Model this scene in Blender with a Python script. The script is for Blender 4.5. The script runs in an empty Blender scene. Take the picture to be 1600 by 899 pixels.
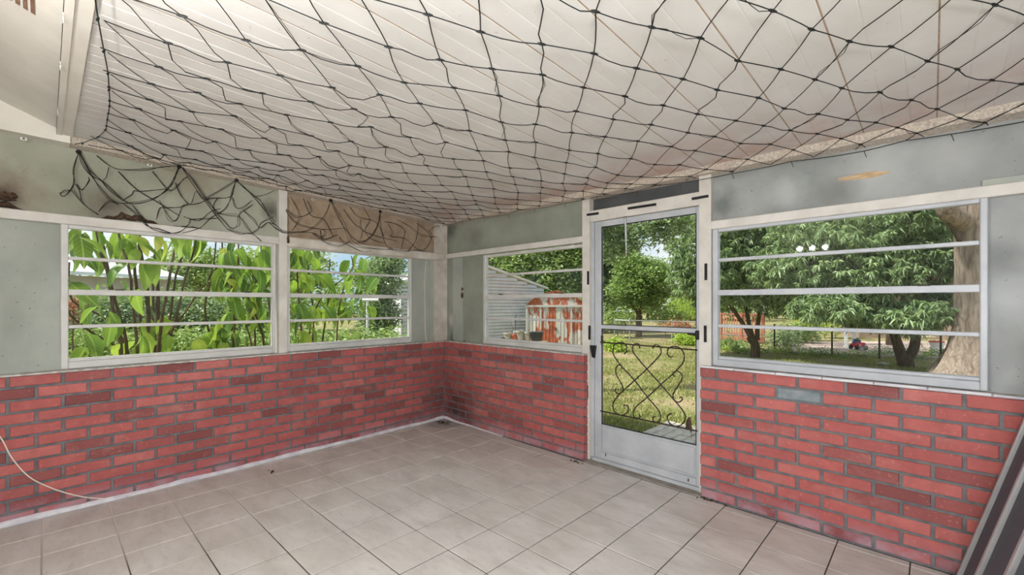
import bpy, math, random
import numpy as np
from mathutils import Vector, Matrix, noise
random.seed(7); rng = np.random.default_rng(7)
scene = bpy.context.scene
COL = scene.collection
R = math.radians

# ------------------------------------------------------------------ camera
CAM = np.array([1.9124, -2.1191, 1.3398]); FPX, YAW, PY = 691.35, -.75966, 475.17
cd = bpy.data.cameras.new('camera'); cam = bpy.data.objects.new('camera', cd); COL.objects.link(cam)
cd.sensor_fit = 'HORIZONTAL'; cd.sensor_width = 36; cd.lens = 36 * FPX / 1600
cd.shift_y = (PY - 449.5) / 1600; cd.clip_start = .02; cd.clip_end = 400
cam.location = CAM; cam.rotation_euler = (R(90), 0, -YAW)
scene.camera = cam

# ------------------------------------------------------------------ world, sun, exposure
scene.view_settings.view_transform = 'Standard'; scene.view_settings.look = 'None'
scene.view_settings.gamma = 1; scene.view_settings.use_curve_mapping = False
scene.view_settings.exposure = 0.66
scene.cycles.use_denoising = True
scene.cycles.max_bounces = 8; scene.cycles.diffuse_bounces = 5; scene.cycles.transparent_max_bounces = 24
scene.cycles.sample_clamp_indirect = 4
W = bpy.data.worlds.new('world'); scene.world = W; W.use_nodes = True
nt = W.node_tree; nt.nodes.clear()
out = nt.nodes.new('ShaderNodeOutputWorld'); bg = nt.nodes.new('ShaderNodeBackground')
tc = nt.nodes.new('ShaderNodeTexCoord'); nz = nt.nodes.new('ShaderNodeTexNoise'); rp = nt.nodes.new('ShaderNodeValToRGB')
mp = nt.nodes.new('ShaderNodeMapping'); mp.inputs['Scale'].default_value = (1, 1, 2.2)
nz.inputs['Scale'].default_value = 2.6; nz.inputs['Detail'].default_value = 5
rp.color_ramp.elements[0].position = .42; rp.color_ramp.elements[0].color = (.36, .50, .62, 1)
rp.color_ramp.elements[1].position = .58; rp.color_ramp.elements[1].color = (.66, .69, .71, 1)
nt.links.new(tc.outputs['Generated'], mp.inputs['Vector']); nt.links.new(mp.outputs[0], nz.inputs['Vector'])
nt.links.new(nz.outputs[0], rp.inputs[0]); nt.links.new(rp.outputs[0], bg.inputs[0]); nt.links.new(bg.outputs[0], out.inputs[0])
bg.inputs[1].default_value = 0.92
sl = bpy.data.lights.new('sun', 'SUN'); sun = bpy.data.objects.new('sun', sl); COL.objects.link(sun)
sl.energy = 4.6; sl.angle = R(4); sl.color = (1, .96, .88)
sun.rotation_euler = Vector((.42, .62, -1.05)).to_track_quat('-Z', 'Y').to_euler()   # from behind the house, porch in its shade

# ------------------------------------------------------------------ measured frames of the two walls
C0 = np.array([-2.23298, 1.08578])
DL = np.array([.03154, -.99950]); NL = np.array([.99950, .03154])       # left wall: along (towards camera), into room
DB = np.array([.99964, -.02685]); NB = np.array([-.02685, -.99964])     # back wall
FW = np.array([math.sin(YAW), math.cos(YAW)]); RT = np.array([math.cos(YAW), -math.sin(YAW)])
def ray(u, v):
    d = FW + RT * (u - 800) / FPX; return np.array([d[0], d[1], (PY - v) / FPX])
def hit(u, v, w, n=-.09):                       # photograph measurement -> (s, z) on a wall plane
    d_, n_ = (DL, NL) if w == 'L' else (DB, NB); d = ray(u, v)
    t = ((C0 + n_ * n - CAM[:2]) @ n_) / (d[:2] @ n_); p = CAM + d * t
    return (p[:2] - C0) @ d_, p[2]
def at(u, v, dist): return CAM + ray(u, v) * dist
def fl(u, v, z=0.):
    d = ray(u, v); return CAM + d * ((z - CAM[2]) / d[2])
def P(w, s, n, z):
    if w == 'W': return (s, n, z)
    d_, n_ = (DL, NL) if w == 'L' else (DB, NB); q = C0 + d_ * s + n_ * n; return (q[0], q[1], z)
def hit3(u, v, w): s, z = hit(u, v, w, -.1); return P(w, s, -.1, z)
def ceil_z(x, y): return 2.33 + .033 * (1.08 - y) - .012 * (x + 2.23)

# ------------------------------------------------------------------ mesh helpers
class MB:
    def __init__(s, w='W'): s.v = []; s.f = []; s.w = w
    def add(s, vs, fs, w=None):
        w = w or s.w; o = len(s.v); s.v += [P(w, *p) for p in vs]
        for f in fs:
            f = [o + i for i in f]; s.f.append(f[::-1] if w == 'B' else f)
        return s
    def box(s, a0, a1, b0, b1, c0, c1, w=None, bev=0.):
        """box, with optional chamfer (24 verts)"""
        a0, a1 = min(a0, a1), max(a0, a1); b0, b1 = min(b0, b1), max(b0, b1)
        if bev <= 0:
            vs = [(a0,b0,c0),(a1,b0,c0),(a1,b1,c0),(a0,b1,c0),(a0,b0,c1),(a1,b0,c1),(a1,b1,c1),(a0,b1,c1)]
            return s.add(vs, [(3,2,1,0),(4,5,6,7),(0,1,5,4),(1,2,6,5),(2,3,7,6),(3,0,4,7)], w)
        import itertools
        bev = min(bev, (a1-a0)*.45, (b1-b0)*.45, (c1-c0)*.45)
        lo = (a0,b0,c0); hi = (a1,b1,c1); vs = []; idx = {}
        for ax in range(3):
            for sg in itertools.product((0,1), repeat=3):
                p = []
                for k in range(3):
                    e = hi[k] if sg[k] else lo[k]
                    if k != ax: e += -bev if sg[k] else bev
                    p.append(e)
                idx[(ax, sg)] = len(vs); vs.append(tuple(p))
        fs = []
        cen = np.array([(lo[k]+hi[k])/2 for k in range(3)])
        def put(ids):
            q = np.array([vs[i] for i in ids]); m = q.mean(0) - cen
            nn = np.cross(q[1]-q[0], q[2]-q[0])
            d = m / (np.array(hi)-np.array(lo))
            fs.append(ids if nn @ d > 0 else ids[::-1])
        for ax in range(3):
            o1, o2 = [k for k in range(3) if k != ax]
            for sd in (0,1):
                ids = []
                for x, y in ((0,0),(1,0),(1,1),(0,1)):
                    sg = [0,0,0]; sg[ax] = sd; sg[o1] = x; sg[o2] = y; ids.append(idx[(ax, tuple(sg))])
                put(ids)
            for x in (0,1):
                for y in (0,1):
                    s0 = [0,0,0]; s0[o1] = x; s0[o2] = y; s1 = list(s0); s1[ax] = 1
                    put([idx[(o1,tuple(s0))], idx[(o1,tuple(s1))], idx[(o2,tuple(s1))], idx[(o2,tuple(s0))]])
        for sg in itertools.product((0,1), repeat=3): put([idx[(k, sg)] for k in range(3)])
        return s.add(vs, fs, w)
    def hexa(s, vs, w=None):                    # 8 corners: bottom ring, top ring
        return s.add(vs, [(3,2,1,0),(4,5,6,7),(0,1,5,4),(1,2,6,5),(2,3,7,6),(3,0,4,7)], w)
    def tube(s, pts, r, k=6, cap=True, w=None):
        pts = [Vector(p) for p in pts]; n = len(pts)
        rs = r if hasattr(r, '__len__') else [r] * n
        up = None; vs = []; fs = []
        for i, p in enumerate(pts):
            d = (pts[min(i+1,n-1)] - pts[max(i-1,0)])
            if d.length < 1e-9: d = Vector((0,0,1))
            d.normalize()
            if up is None:
                up = Vector((0,0,1)) if abs(d.z) < .9 else Vector((1,0,0))
            x = d.cross(up)
            if x.length < 1e-6: x = d.orthogonal()
            x.normalize(); y = x.cross(d); up = y if False else up
            for j in range(k):
                a = 2*math.pi*j/k; vs.append(tuple(p + (x*math.cos(a) + y*math.sin(a)) * rs[i]))
        for i in range(n-1):
            for j in range(k):
                a, b = i*k+j, i*k+(j+1) % k; fs.append((a, b, b+k, a+k))
        if cap: fs += [tuple(range(k))[::-1], tuple(range((n-1)*k, n*k))]
        return s.add(vs, fs, w)
    def ball(s, c, r, nu=10, nv=7, jit=0, w=None, seed=0):
        r = r if hasattr(r, '__len__') else (r, r, r); vs = []; fs = []
        for i in range(nv+1):
            th = math.pi*i/nv
            for j in range(nu):
                ph = 2*math.pi*j/nu; d = Vector((math.sin(th)*math.cos(ph), math.sin(th)*math.sin(ph), math.cos(th)))
                q = 1 + jit * noise.noise(d*2.3 + Vector((seed*3.1, seed, 0)))
                vs.append((c[0]+d.x*r[0]*q, c[1]+d.y*r[1]*q, c[2]+d.z*r[2]*q))
        for i in range(nv):
            for j in range(nu):
                a, b = i*nu+j, i*nu+(j+1) % nu; fs.append((a, a+nu, b+nu, b))
        return s.add(vs, fs, w)
    def lathe(s, c, prof, k=16, w=None):
        vs = []; fs = []
        for r, z in prof:
            for j in range(k):
                a = 2*math.pi*j/k; vs.append((c[0]+r*math.cos(a), c[1]+r*math.sin(a), c[2]+z))
        for i in range(len(prof)-1):
            for j in range(k):
                a, b = i*k+j, i*k+(j+1) % k; fs.append((a, b, b+k, a+k))
        return s.add(vs, fs, w)
    def build(s, name, mat, parent=None, base=None, smooth=False):
        """one mesh object; base = world origin of a top-level mesh"""
        b = np.array(parent.get('_b') if parent is not None else (base if base is not None else (0,0,0)), float)
        me = bpy.data.meshes.new(name)
        me.from_pydata([tuple(np.array(p) - b) for p in s.v], [], s.f); me.update()
        if mat: me.materials.append(mat)
        if smooth: me.polygons.foreach_set('use_smooth', [True]*len(me.polygons))
        o = bpy.data.objects.new(name, me); COL.objects.link(o)
        if parent is not None: o.parent = parent; o['_b'] = list(b)
        else: o.location = b; o['_b'] = list(b)
        return o
def tag(o, label=None, cat=None, group=None, kind=None):
    for k, v in (('label', label), ('category', cat), ('group', group), ('kind', kind)):
        if v: o[k] = v
    return o
def thing(name, label, cat, base=(0,0,0), group=None, kind=None):
    o = bpy.data.objects.new(name, None); COL.objects.link(o); o.empty_display_size = .05
    o.location = base; o['_b'] = [float(x) for x in base]
    return tag(o, label, cat, group, kind)
def raw_mesh(name, V, F, mat, parent=None, base=None, rnd=None, smooth=False):
    """numpy mesh of triangles/quads"""
    b = np.array(parent.get('_b') if parent is not None else (base if base is not None else (0,0,0)), float)
    me = bpy.data.meshes.new(name); V = np.asarray(V, float) - b; F = np.asarray(F)
    me.vertices.add(len(V)); me.vertices.foreach_set('co', V.ravel())
    k = F.shape[1]; me.loops.add(F.size); me.loops.foreach_set('vertex_index', F.ravel().astype(np.int32))
    me.polygons.add(len(F)); me.polygons.foreach_set('loop_start', np.arange(0, F.size, k, dtype=np.int32))
    me.polygons.foreach_set('loop_total', np.full(len(F), k, np.int32))
    if rnd is not None:
        a = me.attributes.new('rnd', 'FLOAT', 'POINT'); a.data.foreach_set('value', np.asarray(rnd, np.float32))
    me.update(calc_edges=True); me.validate()
    if smooth: me.polygons.foreach_set('use_smooth', [True]*len(me.polygons))
    if mat: me.materials.append(mat)
    o = bpy.data.objects.new(name, me); COL.objects.link(o)
    if parent is not None: o.parent = parent
    else: o.location = b
    o['_b'] = list(b)
    return o

# ------------------------------------------------------------------ materials
def lin(c):
    if isinstance(c, str): c = tuple(int(c[i:i+2], 16) for i in (0,2,4))
    return tuple(((x/255)/12.92 if x/255 <= .04045 else ((x/255+.055)/1.055)**2.4) for x in c) + (1,)
class Mat:
    def __init__(s, name, rough=.6, metal=0., spec=.4):
        s.m = bpy.data.materials.new(name); s.m.use_nodes = True; s.t = s.m.node_tree
        s.b = s.t.nodes['Principled BSDF']; s.b.inputs['Roughness'].default_value = rough
        s.b.inputs['Metallic'].default_value = metal; s.b.inputs['Specular IOR Level'].default_value = spec
        s.pos = s.t.nodes.new('ShaderNodeNewGeometry').outputs['Position']
    def link(s, a, b): s.t.links.new(a, b)
    def noise(s, scale, detail=4, vec=(1,1,1), rough=.55, dist=0.):
        n = s.t.nodes.new('ShaderNodeTexNoise'); n.inputs['Scale'].default_value = scale; n.inputs['Detail'].default_value = detail
        n.inputs['Roughness'].default_value = rough; n.inputs['Distortion'].default_value = dist
        m = s.t.nodes.new('ShaderNodeMapping'); m.inputs['Scale'].default_value = vec
        s.link(s.pos, m.inputs[0]); s.link(m.outputs[0], n.inputs['Vector']); return n.outputs[0]
    def ramp(s, fac, stops):
        r = s.t.nodes.new('ShaderNodeValToRGB'); e = r.color_ramp.elements
        while len(e) < len(stops): e.new(.5)
        for x, (p, c) in zip(e, stops):
            x.position = p; x.color = (c, c, c, 1) if isinstance(c, (int, float)) else lin(c)
        s.link(fac, r.inputs[0]); return r.outputs[0]
    def mix(s, fac, a, b, mode='MIX'):
        n = s.t.nodes.new('ShaderNodeMix'); n.data_type = 'RGBA'; n.blend_type = mode
        for sock, v in ((n.inputs[0], fac), (n.inputs[6], a), (n.inputs[7], b)):
            if isinstance(v, bpy.types.NodeSocket): s.link(v, sock)
            elif isinstance(v, (int, float)): sock.default_value = v
            else: sock.default_value = lin(v)
        return n.outputs[2]
    def math(s, op, a, b=0.):
        n = s.t.nodes.new('ShaderNodeMath'); n.operation = op; n.use_clamp = False
        for k, v in ((0, a), (1, b)):
            if isinstance(v, bpy.types.NodeSocket): s.link(v, n.inputs[k])
            else: n.inputs[k].default_value = v
        return n.outputs[0]
    def xyz(s):
        n = s.t.nodes.new('ShaderNodeSeparateXYZ'); s.link(s.pos, n.inputs[0]); return n.outputs
    def rnd(s): return s.t.nodes.new('ShaderNodeObjectInfo').outputs['Random']
    def attr(s, name):
        n = s.t.nodes.new('ShaderNodeAttribute'); n.attribute_name = name; return n.outputs['Fac']
    def bump(s, h, strength=.3, dist=.01):
        n = s.t.nodes.new('ShaderNodeBump'); n.inputs['Strength'].default_value = strength; n.inputs['Distance'].default_value = dist
        s.link(h, n.inputs['Height']); s.link(n.outputs[0], s.b.inputs['Normal'])
    def col(s, c):
        if isinstance(c, bpy.types.NodeSocket): s.link(c, s.b.inputs['Base Color'])
        else: s.b.inputs['Base Color'].default_value = lin(c)
        return s.m
def simple(name, c1, c2=None, scale=8, rough=.6, metal=0., bump=0., bscale=60, vec=(1,1,1), lo=.35, hi=.65, spec=.4):
    m = Mat(name, rough, metal, spec)
    if c2: m.col(m.ramp(m.noise(scale, 5, vec), [(lo, c1), (hi, c2)]))
    else: m.col(c1)
    if bump: m.bump(m.noise(bscale, 3), bump, .004)
    return m.m

def brick_mat():
    m = Mat('painted_brick', .7, spec=.3); r = m.rnd(); X, Y, Z = m.xyz()
    c = m.ramp(r, [(0, (118,66,64)), (.15, (140,80,77)), (.4, (168,90,86)), (.8, (174,94,89)), (1, (186,108,102))])
    c = m.mix(m.ramp(m.noise(14, 6), [(.4, 0.), (.75, .38)]), c, (118,58,58))
    c = m.mix(m.ramp(m.noise(60, 3), [(.62, 0.), (.72, .45)]), c, (216,140,132))
    c = m.mix(m.ramp(m.noise(3.1, 6, (1,1,1.6), .7), [(.52, 0.), (.78, .5)]), c, (190,142,136))
    low = m.ramp(Z, [(0.03, 1.), (.13, 0.)])
    st = m.math('MULTIPLY', low, m.ramp(m.noise(7, 5), [(.36, 0.), (.56, .85)]))
    c = m.mix(st, c, (176,150,158))
    c = m.mix(m.math('MULTIPLY', m.ramp(Z, [(.02, .55), (.2, 0.)]), m.noise(9, 3)), c, (120,52,70))
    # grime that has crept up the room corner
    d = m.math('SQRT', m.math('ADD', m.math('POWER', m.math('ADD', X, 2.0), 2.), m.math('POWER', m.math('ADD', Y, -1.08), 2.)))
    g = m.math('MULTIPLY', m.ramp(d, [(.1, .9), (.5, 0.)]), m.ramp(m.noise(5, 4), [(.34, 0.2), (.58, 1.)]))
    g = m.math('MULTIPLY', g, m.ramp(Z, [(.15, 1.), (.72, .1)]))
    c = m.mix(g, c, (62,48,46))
    m.bump(m.noise(90, 4), .35, .004); return m.col(c)
def tile_mat():
    m = Mat('floor_tile', .42, spec=.45); r = m.rnd()
    n = m.noise(2.6, 6, (1, 2.2, 1), .6, .6)
    c = m.ramp(n, [(.3, (180,174,168)), (.5, (198,193,188)), (.72, (212,208,204))])
    c = m.mix(m.ramp(r, [(0, 0.), (1, .3)]), c, (180,174,166))
    c = m.mix(m.ramp(m.noise(9, 6, (1, 3, 1), .65), [(.52, 0.), (.7, .35)]), c, (162,152,146))
    c = m.mix(m.ramp(m.noise(120, 2), [(.66, 0.), (.72, .5)]), c, (110,102,98))
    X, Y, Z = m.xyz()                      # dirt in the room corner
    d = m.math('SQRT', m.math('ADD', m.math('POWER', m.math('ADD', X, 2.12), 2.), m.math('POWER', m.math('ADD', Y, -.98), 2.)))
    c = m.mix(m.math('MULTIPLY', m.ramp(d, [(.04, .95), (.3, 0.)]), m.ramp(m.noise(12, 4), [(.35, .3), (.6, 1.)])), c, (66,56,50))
    m.bump(m.noise(40, 4), .05, .003); return m.col(c)
def grout_mat():
    m = Mat('grout', .9); X, Y, Z = m.xyz()
    v = m.math('ADD', X, m.math('MULTIPLY', m.noise(1.5, 2), .9))
    return m.col(m.ramp(v, [(0, (206,198,190)), (1, (206,198,190))]) if False else m.mix(m.ramp(m.math('MULTIPLY', m.math('ADD', v, 1.7), .6), [(.25, 0.), (.75, 1.)]), (204,196,188), (66,58,54)))
def ceil_mat():
    m = Mat('ceiling_panel', .85, spec=.12); c = m.ramp(m.noise(2.2, 6), [(.3, (206,203,198)), (.7, (224,222,218))])
    X, Y, Z = m.xyz()
    rust = m.math('MULTIPLY', m.ramp(Y, [(.3, 0.), (1.0, 1.)]), m.ramp(m.noise(2.6, 5), [(.38, 0.), (.62, .75)]))
    c = m.mix(rust, c, (196,156,138))
    c = m.mix(m.ramp(m.noise(45, 3), [(.68, 0.), (.75, .5)]), c, (170,158,146))
    m.bump(m.noise(30, 4), .06, .004); return m.col(c)
def panel_mat(name, a, b, stain=(92,88,78), stains=()):
    m = Mat(name, .7, spec=.3); c = m.ramp(m.noise(2.4, 5), [(.32, a), (.68, b)])
    c = m.mix(m.ramp(m.noise(1.6, 4, (1,1,.5)), [(.55, 0.), (.75, .5)]), c, stain)
    c = m.mix(m.ramp(m.noise(55, 3), [(.68, 0.), (.74, .7)]), c, (70,68,62))
    X, Y, Z = m.xyz()
    for (px_, py_, pz_, rad, cc, amt) in stains:
        d2 = m.math('ADD', m.math('ADD', m.math('POWER', m.math('SUBTRACT', X, px_), 2.), m.math('POWER', m.math('SUBTRACT', Y, py_), 2.)), m.math('POWER', m.math('SUBTRACT', Z, pz_), 2.))
        d1 = m.math('ADD', m.math('SQRT', d2), m.math('MULTIPLY', m.math('SUBTRACT', m.noise(9, 4), .5), rad*.9))
        c = m.mix(m.ramp(m.math('DIVIDE', d1, rad), [(.15, amt), (1., 0.)]), c, cc)
    wv = m.noise(240, 1); m.bump(wv, .12, .003); return m.col(c)
MT = {}
MT['brick'] = brick_mat(); MT['tile'] = tile_mat(); MT['grout'] = grout_mat(); MT['ceil'] = ceil_mat()
MT['mortar'] = simple('mortar', (90,94,97), (116,118,120), 18, .9, bump=.5, bscale=120)
MT['grey_brick'] = simple('bare_brick', (112,124,130), (140,148,150), 20, .9, bump=.5, bscale=100)
MT['caulk'] = simple('caulk', (196,192,200), (222,220,222), 12, .8, bump=.4, bscale=60)
MT['panelL'] = panel_mat('panel_green_grey', (148,150,134), (172,173,158), (112,106,90), [(*hit3(8,300,'L'), .22, (120,100,82), .8), (*hit3(8,305,'L'), .09, (52,44,38), .8), (*hit3(170,320,'L'), .16, (96,88,76), .8), (*hit3(300,275,'L'), .3, (128,116,98), .6), (*hit3(425,330,'L'), .12, (60,58,52), .8)])
MT['panelLow'] = panel_mat('panel_blue_grey', (150,156,148), (174,178,168), (124,124,116))
MT['panelB'] = panel_mat('panel_back', (130,136,124), (154,158,146), (96,96,86), [(*hit3(703,360,'B'), .16, (74,74,68), .8), (*hit3(740,372,'B'), .2, (100,102,94), .6), (*hit3(712,530,'B'), .12, (40,38,36), .9), (*hit3(705,500,'B'), .1, (200,190,188), .6)])
MT['panelR'] = panel_mat('panel_right', (134,138,136), (162,165,163), (106,106,102), [(*hit3(1130,320,'B'), .16, (92,96,94), .8), (*hit3(1230,300,'B'), .14, (176,180,178), .7), (*hit3(1370,260,'B'), .18, (178,182,180), .7), (*hit3(1480,240,'B'), .16, (176,178,176), .6), (*hit3(1310,300,'B'), .12, (110,112,110), .7), (*hit3(1580,470,'B'), .14, (184,188,190), .7), (*hit3(1570,400,'B'), .12, (110,112,112), .6)])
MT['dark_panel'] = panel_mat('transom_panel', (62,64,66), (84,86,88), (40,40,42))
MT['brown_panel'] = simple('brown_board', (146,126,106), (168,150,128), 9, .85, bump=.3, bscale=160)
MT['wood'] = simple('painted_wood', (198,194,186), (214,210,203), 7, .55, bump=.08, bscale=50, vec=(1,1,1))
MT['wood_dirty'] = simple('old_painted_wood', (186,178,166), (218,212,202), 6, .6, bump=.1, bscale=50)
MT['alu'] = simple('window_aluminium', (172,176,181), (190,193,197), 5, .42, .0, spec=.5)
MT['alu_l'] = simple('cream_frame', (190,190,187), (206,205,201), 5, .5)
MT['sill'] = simple('sill', (150,146,140), (206,202,196), 22, .75, bump=.3)
MT['popcorn'] = simple('textured_trim', (172,160,146), (214,204,190), 85, .9, bump=.9, bscale=170)
MT['cream'] = simple('cream_board', (220,215,204), (232,228,219), 4, .6, bump=.1)
MT['net'] = simple('net_cord', (12,15,15), (24,28,27), 40, .6)
MT['black'] = simple('black_rubber', (18,18,19), None, rough=.6)
MT['vent'] = simple('vent_slat', (120,88,70), (146,116,96), 30, .7)
MT['iron'] = simple('wrought_iron', (38,30,26), (58,44,36), 60, .55)
MT['white_plastic'] = simple('white_plastic', (226,224,220), None, rough=.4)
MT['cable'] = simple('white_cable', (222,212,200), None, rough=.5)
MT['debris'] = simple('mud_debris', (40,32,26), (92,70,52), 60, .95, bump=.9, bscale=110)
MT['bare_wood'] = simple('bare_wood', (176,148,112), (200,176,142), 20, .8, vec=(1,1,5))
MT['concrete'] = simple('concrete', (118,112,106), (146,140,132), 9, .9, bump=.3)
MT['stucco'] = simple('stucco', (206,202,194), (216,212,204), 8, .8, bump=.4)
MT['screen_grey'] = simple('grey_screen', (58,66,78), (76,84,96), 90, .6)
MT['frame_metal'] = simple('mill_aluminium', (190,192,196), (208,210,212), 9, .38, .55)
def glass_mat():
    m = bpy.data.materials.new('window_glass'); m.use_nodes = True; t = m.node_tree; t.nodes.clear()
    o = t.nodes.new('ShaderNodeOutputMaterial'); mx = t.nodes.new('ShaderNodeMixShader'); tr = t.nodes.new('ShaderNodeBsdfTransparent')
    gl = t.nodes.new('ShaderNodeBsdfGlossy'); fr = t.nodes.new('ShaderNodeFresnel'); gl.inputs['Roughness'].default_value = .02
    fr.inputs['IOR'].default_value = 1.22; tr.inputs[0].default_value = (.97, .985, .975, 1)
    t.links.new(fr.outputs[0], mx.inputs[0]); t.links.new(tr.outputs[0], mx.inputs[1]); t.links.new(gl.outputs[0], mx.inputs[2]); t.links.new(mx.outputs[0], o.inputs[0])
    return m
MT['glass'] = glass_mat()
def leaf_mat(name, stops, trans=.35, rough=.45, obj=False):
    m = Mat(name, rough, spec=.35); f = m.rnd() if obj else m.attr('rnd')
    c = m.ramp(f, stops)
    if obj:
        tco = m.t.nodes.new('ShaderNodeTexCoord'); sp_ = m.t.nodes.new('ShaderNodeSeparateXYZ'); m.link(tco.outputs['Object'], sp_.inputs[0])
        ay_ = m.math('ABSOLUTE', sp_.outputs[1]); c = m.mix(m.ramp(ay_, [(.008, .55), (.025, 0.)]), c, (196,214,130))
        vein = m.math('PINGPONG', m.math('SUBTRACT', m.math('MULTIPLY', sp_.outputs[0], 9.), m.math('MULTIPLY', ay_, 9.)), .5)
        c = m.mix(m.ramp(vein, [(.0, .4), (.1, 0.)]), c, (176,200,110)); c = m.mix(m.ramp(m.noise(5, 3), [(.4, 0.), (.7, .4)]), c, (92,124,52))
    m.col(c)
    tl = m.t.nodes.new('ShaderNodeBsdfTranslucent'); m.link(m.mix(.3, c, (190,215,80)), tl.inputs[0])
    mx = m.t.nodes.new('ShaderNodeMixShader'); mx.inputs[0].default_value = trans
    m.link(m.b.outputs[0], mx.inputs[1]); m.link(tl.outputs[0], mx.inputs[2]); m.link(mx.outputs[0], m.t.nodes['Material Output'].inputs[0])
    return m.m
MT['leaf_big'] = leaf_mat('broad_leaf', [(0,(58,92,44)), (.25,(88,128,54)), (.5,(118,156,60)), (.75,(146,180,70)), (.93,(178,200,84)), (1,(206,200,94))], .4, obj=True)
MT['leaf_mango'] = leaf_mat('mango_leaf', [(0,(100,122,90)), (.4,(132,154,114)), (.75,(160,182,138)), (1,(196,212,168))], .35, .35)
MT['leaf_dark'] = leaf_mat('dark_leaf', [(0,(92,110,82)), (.5,(124,144,106)), (1,(168,184,138))], .3)
MT['leaf_round'] = leaf_mat('bright_leaf', [(0,(98,124,72)), (.5,(132,158,92)), (1,(172,192,124))], .35)
MT['leaf_back'] = leaf_mat('pale_leaf', [(0,(104,128,76)), (.5,(142,164,100)), (1,(182,198,134))], .35)
MT['leaf_yellow'] = leaf_mat('yellow_green_leaf', [(0,(130,160,60)), (.5,(170,194,84)), (1,(206,216,120))], .4)
MT['leaf_red'] = leaf_mat('reddish_leaf', [(0,(150,84,66)), (.5,(186,112,88)), (1,(176,150,104))], .3)
MT['grass_blade'] = leaf_mat('grass_blade', [(0,(112,118,66)), (.5,(142,146,86)), (.85,(170,168,108)), (1,(188,172,130))], .3)
def lawn_mat():
    m = Mat('lawn_ground', .95, spec=.1)
    c = m.ramp(m.noise(.9, 8, rough=.7), [(.32, (110,114,68)), (.46, (134,132,86)), (.56, (156,138,108)), (.74, (172,150,124))])
    c = m.mix(m.ramp(m.noise(22, 4), [(.4, 0.), (.7, .45)]), c, (86,92,50))
    m.bump(m.noise(30, 5), .5, .03); return m.col(c)
MT['lawn'] = lawn_mat()
def bark(name, a, b, sc=26):
    m = Mat(name, .9, spec=.2); n = m.noise(sc, 8, (1,1,.16), .7, .8)
    m.bump(n, 1., .09); return m.col(m.ramp(n, [(.32, a), (.66, b)]))
MT['bark_big'] = bark('rough_bark', (122,104,92), (204,184,168), 16)
MT['bark'] = bark('tree_bark', (84,70,58), (140,120,100), 30)
MT['stem'] = bark('shrub_stem', (108,86,64), (156,132,104), 50)
def rust_mat(name, bias, base=(206,202,196)):
    m = Mat(name, .75, spec=.25); X, Y, Z = m.xyz()
    n = m.math('ADD', m.noise(2.2, 6, (1.4,1.4,.55), .6, .5), m.math('MULTIPLY', m.noise(9, 4, (2,2,.35)), .25))
    w = m.mix(m.noise(12, 3), base, (182,176,168))
    c = m.mix(m.ramp(n, [(bias, 0.), (bias+.05, 1.)]), w, m.ramp(m.noise(6, 5), [(.3, (146,76,52)), (.7, (192,112,82))]))
    return m.col(c)
MT['rust'] = rust_mat('rusty_white_metal', .6); MT['rust_more'] = rust_mat('rusted_metal', .52)
MT['rust_light'] = rust_mat('rust_streaked_metal', .72, (196,196,192)); MT['rust_roof'] = rust_mat('rusted_roof', .46, (170,120,98))
MT['siding'] = simple('siding', (190,191,192), (206,206,206), 3, .6)
MT['white_paint'] = simple('white_paint', (214,214,212), (226,226,224), 5, .6)
MT['roof_white'] = simple('white_roof', (216,222,228), (232,236,240), 3, .5)
MT['house_wall'] = simple('beige_wall', (188,182,172), (204,198,188), 3, .8)
MT['house_brown'] = simple('brown_wall', (132,110,94), (156,134,116), 3, .8)
MT['pale_roof'] = simple('pale_cream_roof', (222,214,200), (232,226,214), 4, .7)
MT['window_dark'] = simple('far_window', (110,130,142), None, rough=.15)
MT['red_wood'] = simple('red_deck_stain', (166,96,74), (190,122,98), 8, .7)
MT['pink_paving'] = simple('pink_paving', (178,152,144), (196,174,166), 5, .9)
MT['paver'] = simple('paver', (170,158,148), (206,196,184), 14, .9, bump=.4)
MT['galv'] = simple('galvanised', (150,152,150), (176,178,176), 20, .5, .3)
MT['dark_metal'] = simple('dark_post', (62,58,52), (84,78,70), 20, .7)
MT['terracotta'] = simple('terracotta', (176,92,68), (196,116,90), 10, .8)
MT['plant_pot_grey'] = simple('stone_pot', (150,146,136), (182,176,164), 10, .85)
MT['black_bin'] = simple('black_plastic', (52,54,58), (66,68,72), 10, .5)
MT['red_toy'] = simple('red_plastic', (206,44,56), None, rough=.35)
MT['blue_toy'] = simple('blue_plastic', (62,70,110), None, rough=.4)
MT['grey_plastic'] = simple('grey_plastic', (150,150,156), None, rough=.4)
MT['cream_chair'] = simple('cream_paint', (214,200,160), None, rough=.5)
MT['stone'] = simple('pale_stone', (196,194,190), (214,212,208), 8, .9)
MT['dead_leaf'] = simple('dried_leaf', (58,44,36), (84,64,50), 30, .8)
def emis(name, c, st):
    m = bpy.data.materials.new(name); m.use_nodes = True; b = m.node_tree.nodes['Principled BSDF']
    b.inputs['Emission Color'].default_value = lin(c); b.inputs['Emission Strength'].default_value = st; b.inputs['Base Color'].default_value = lin(c); return m
MT['bulb'] = emis('lit_bulb', (252,248,244), 430); MT['globe'] = emis('fill_light_globe', (246,249,255), 265)  # globe emission is added fill light for the room

# ================================================================== THE ROOM
T = .305
SILL = .902
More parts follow.
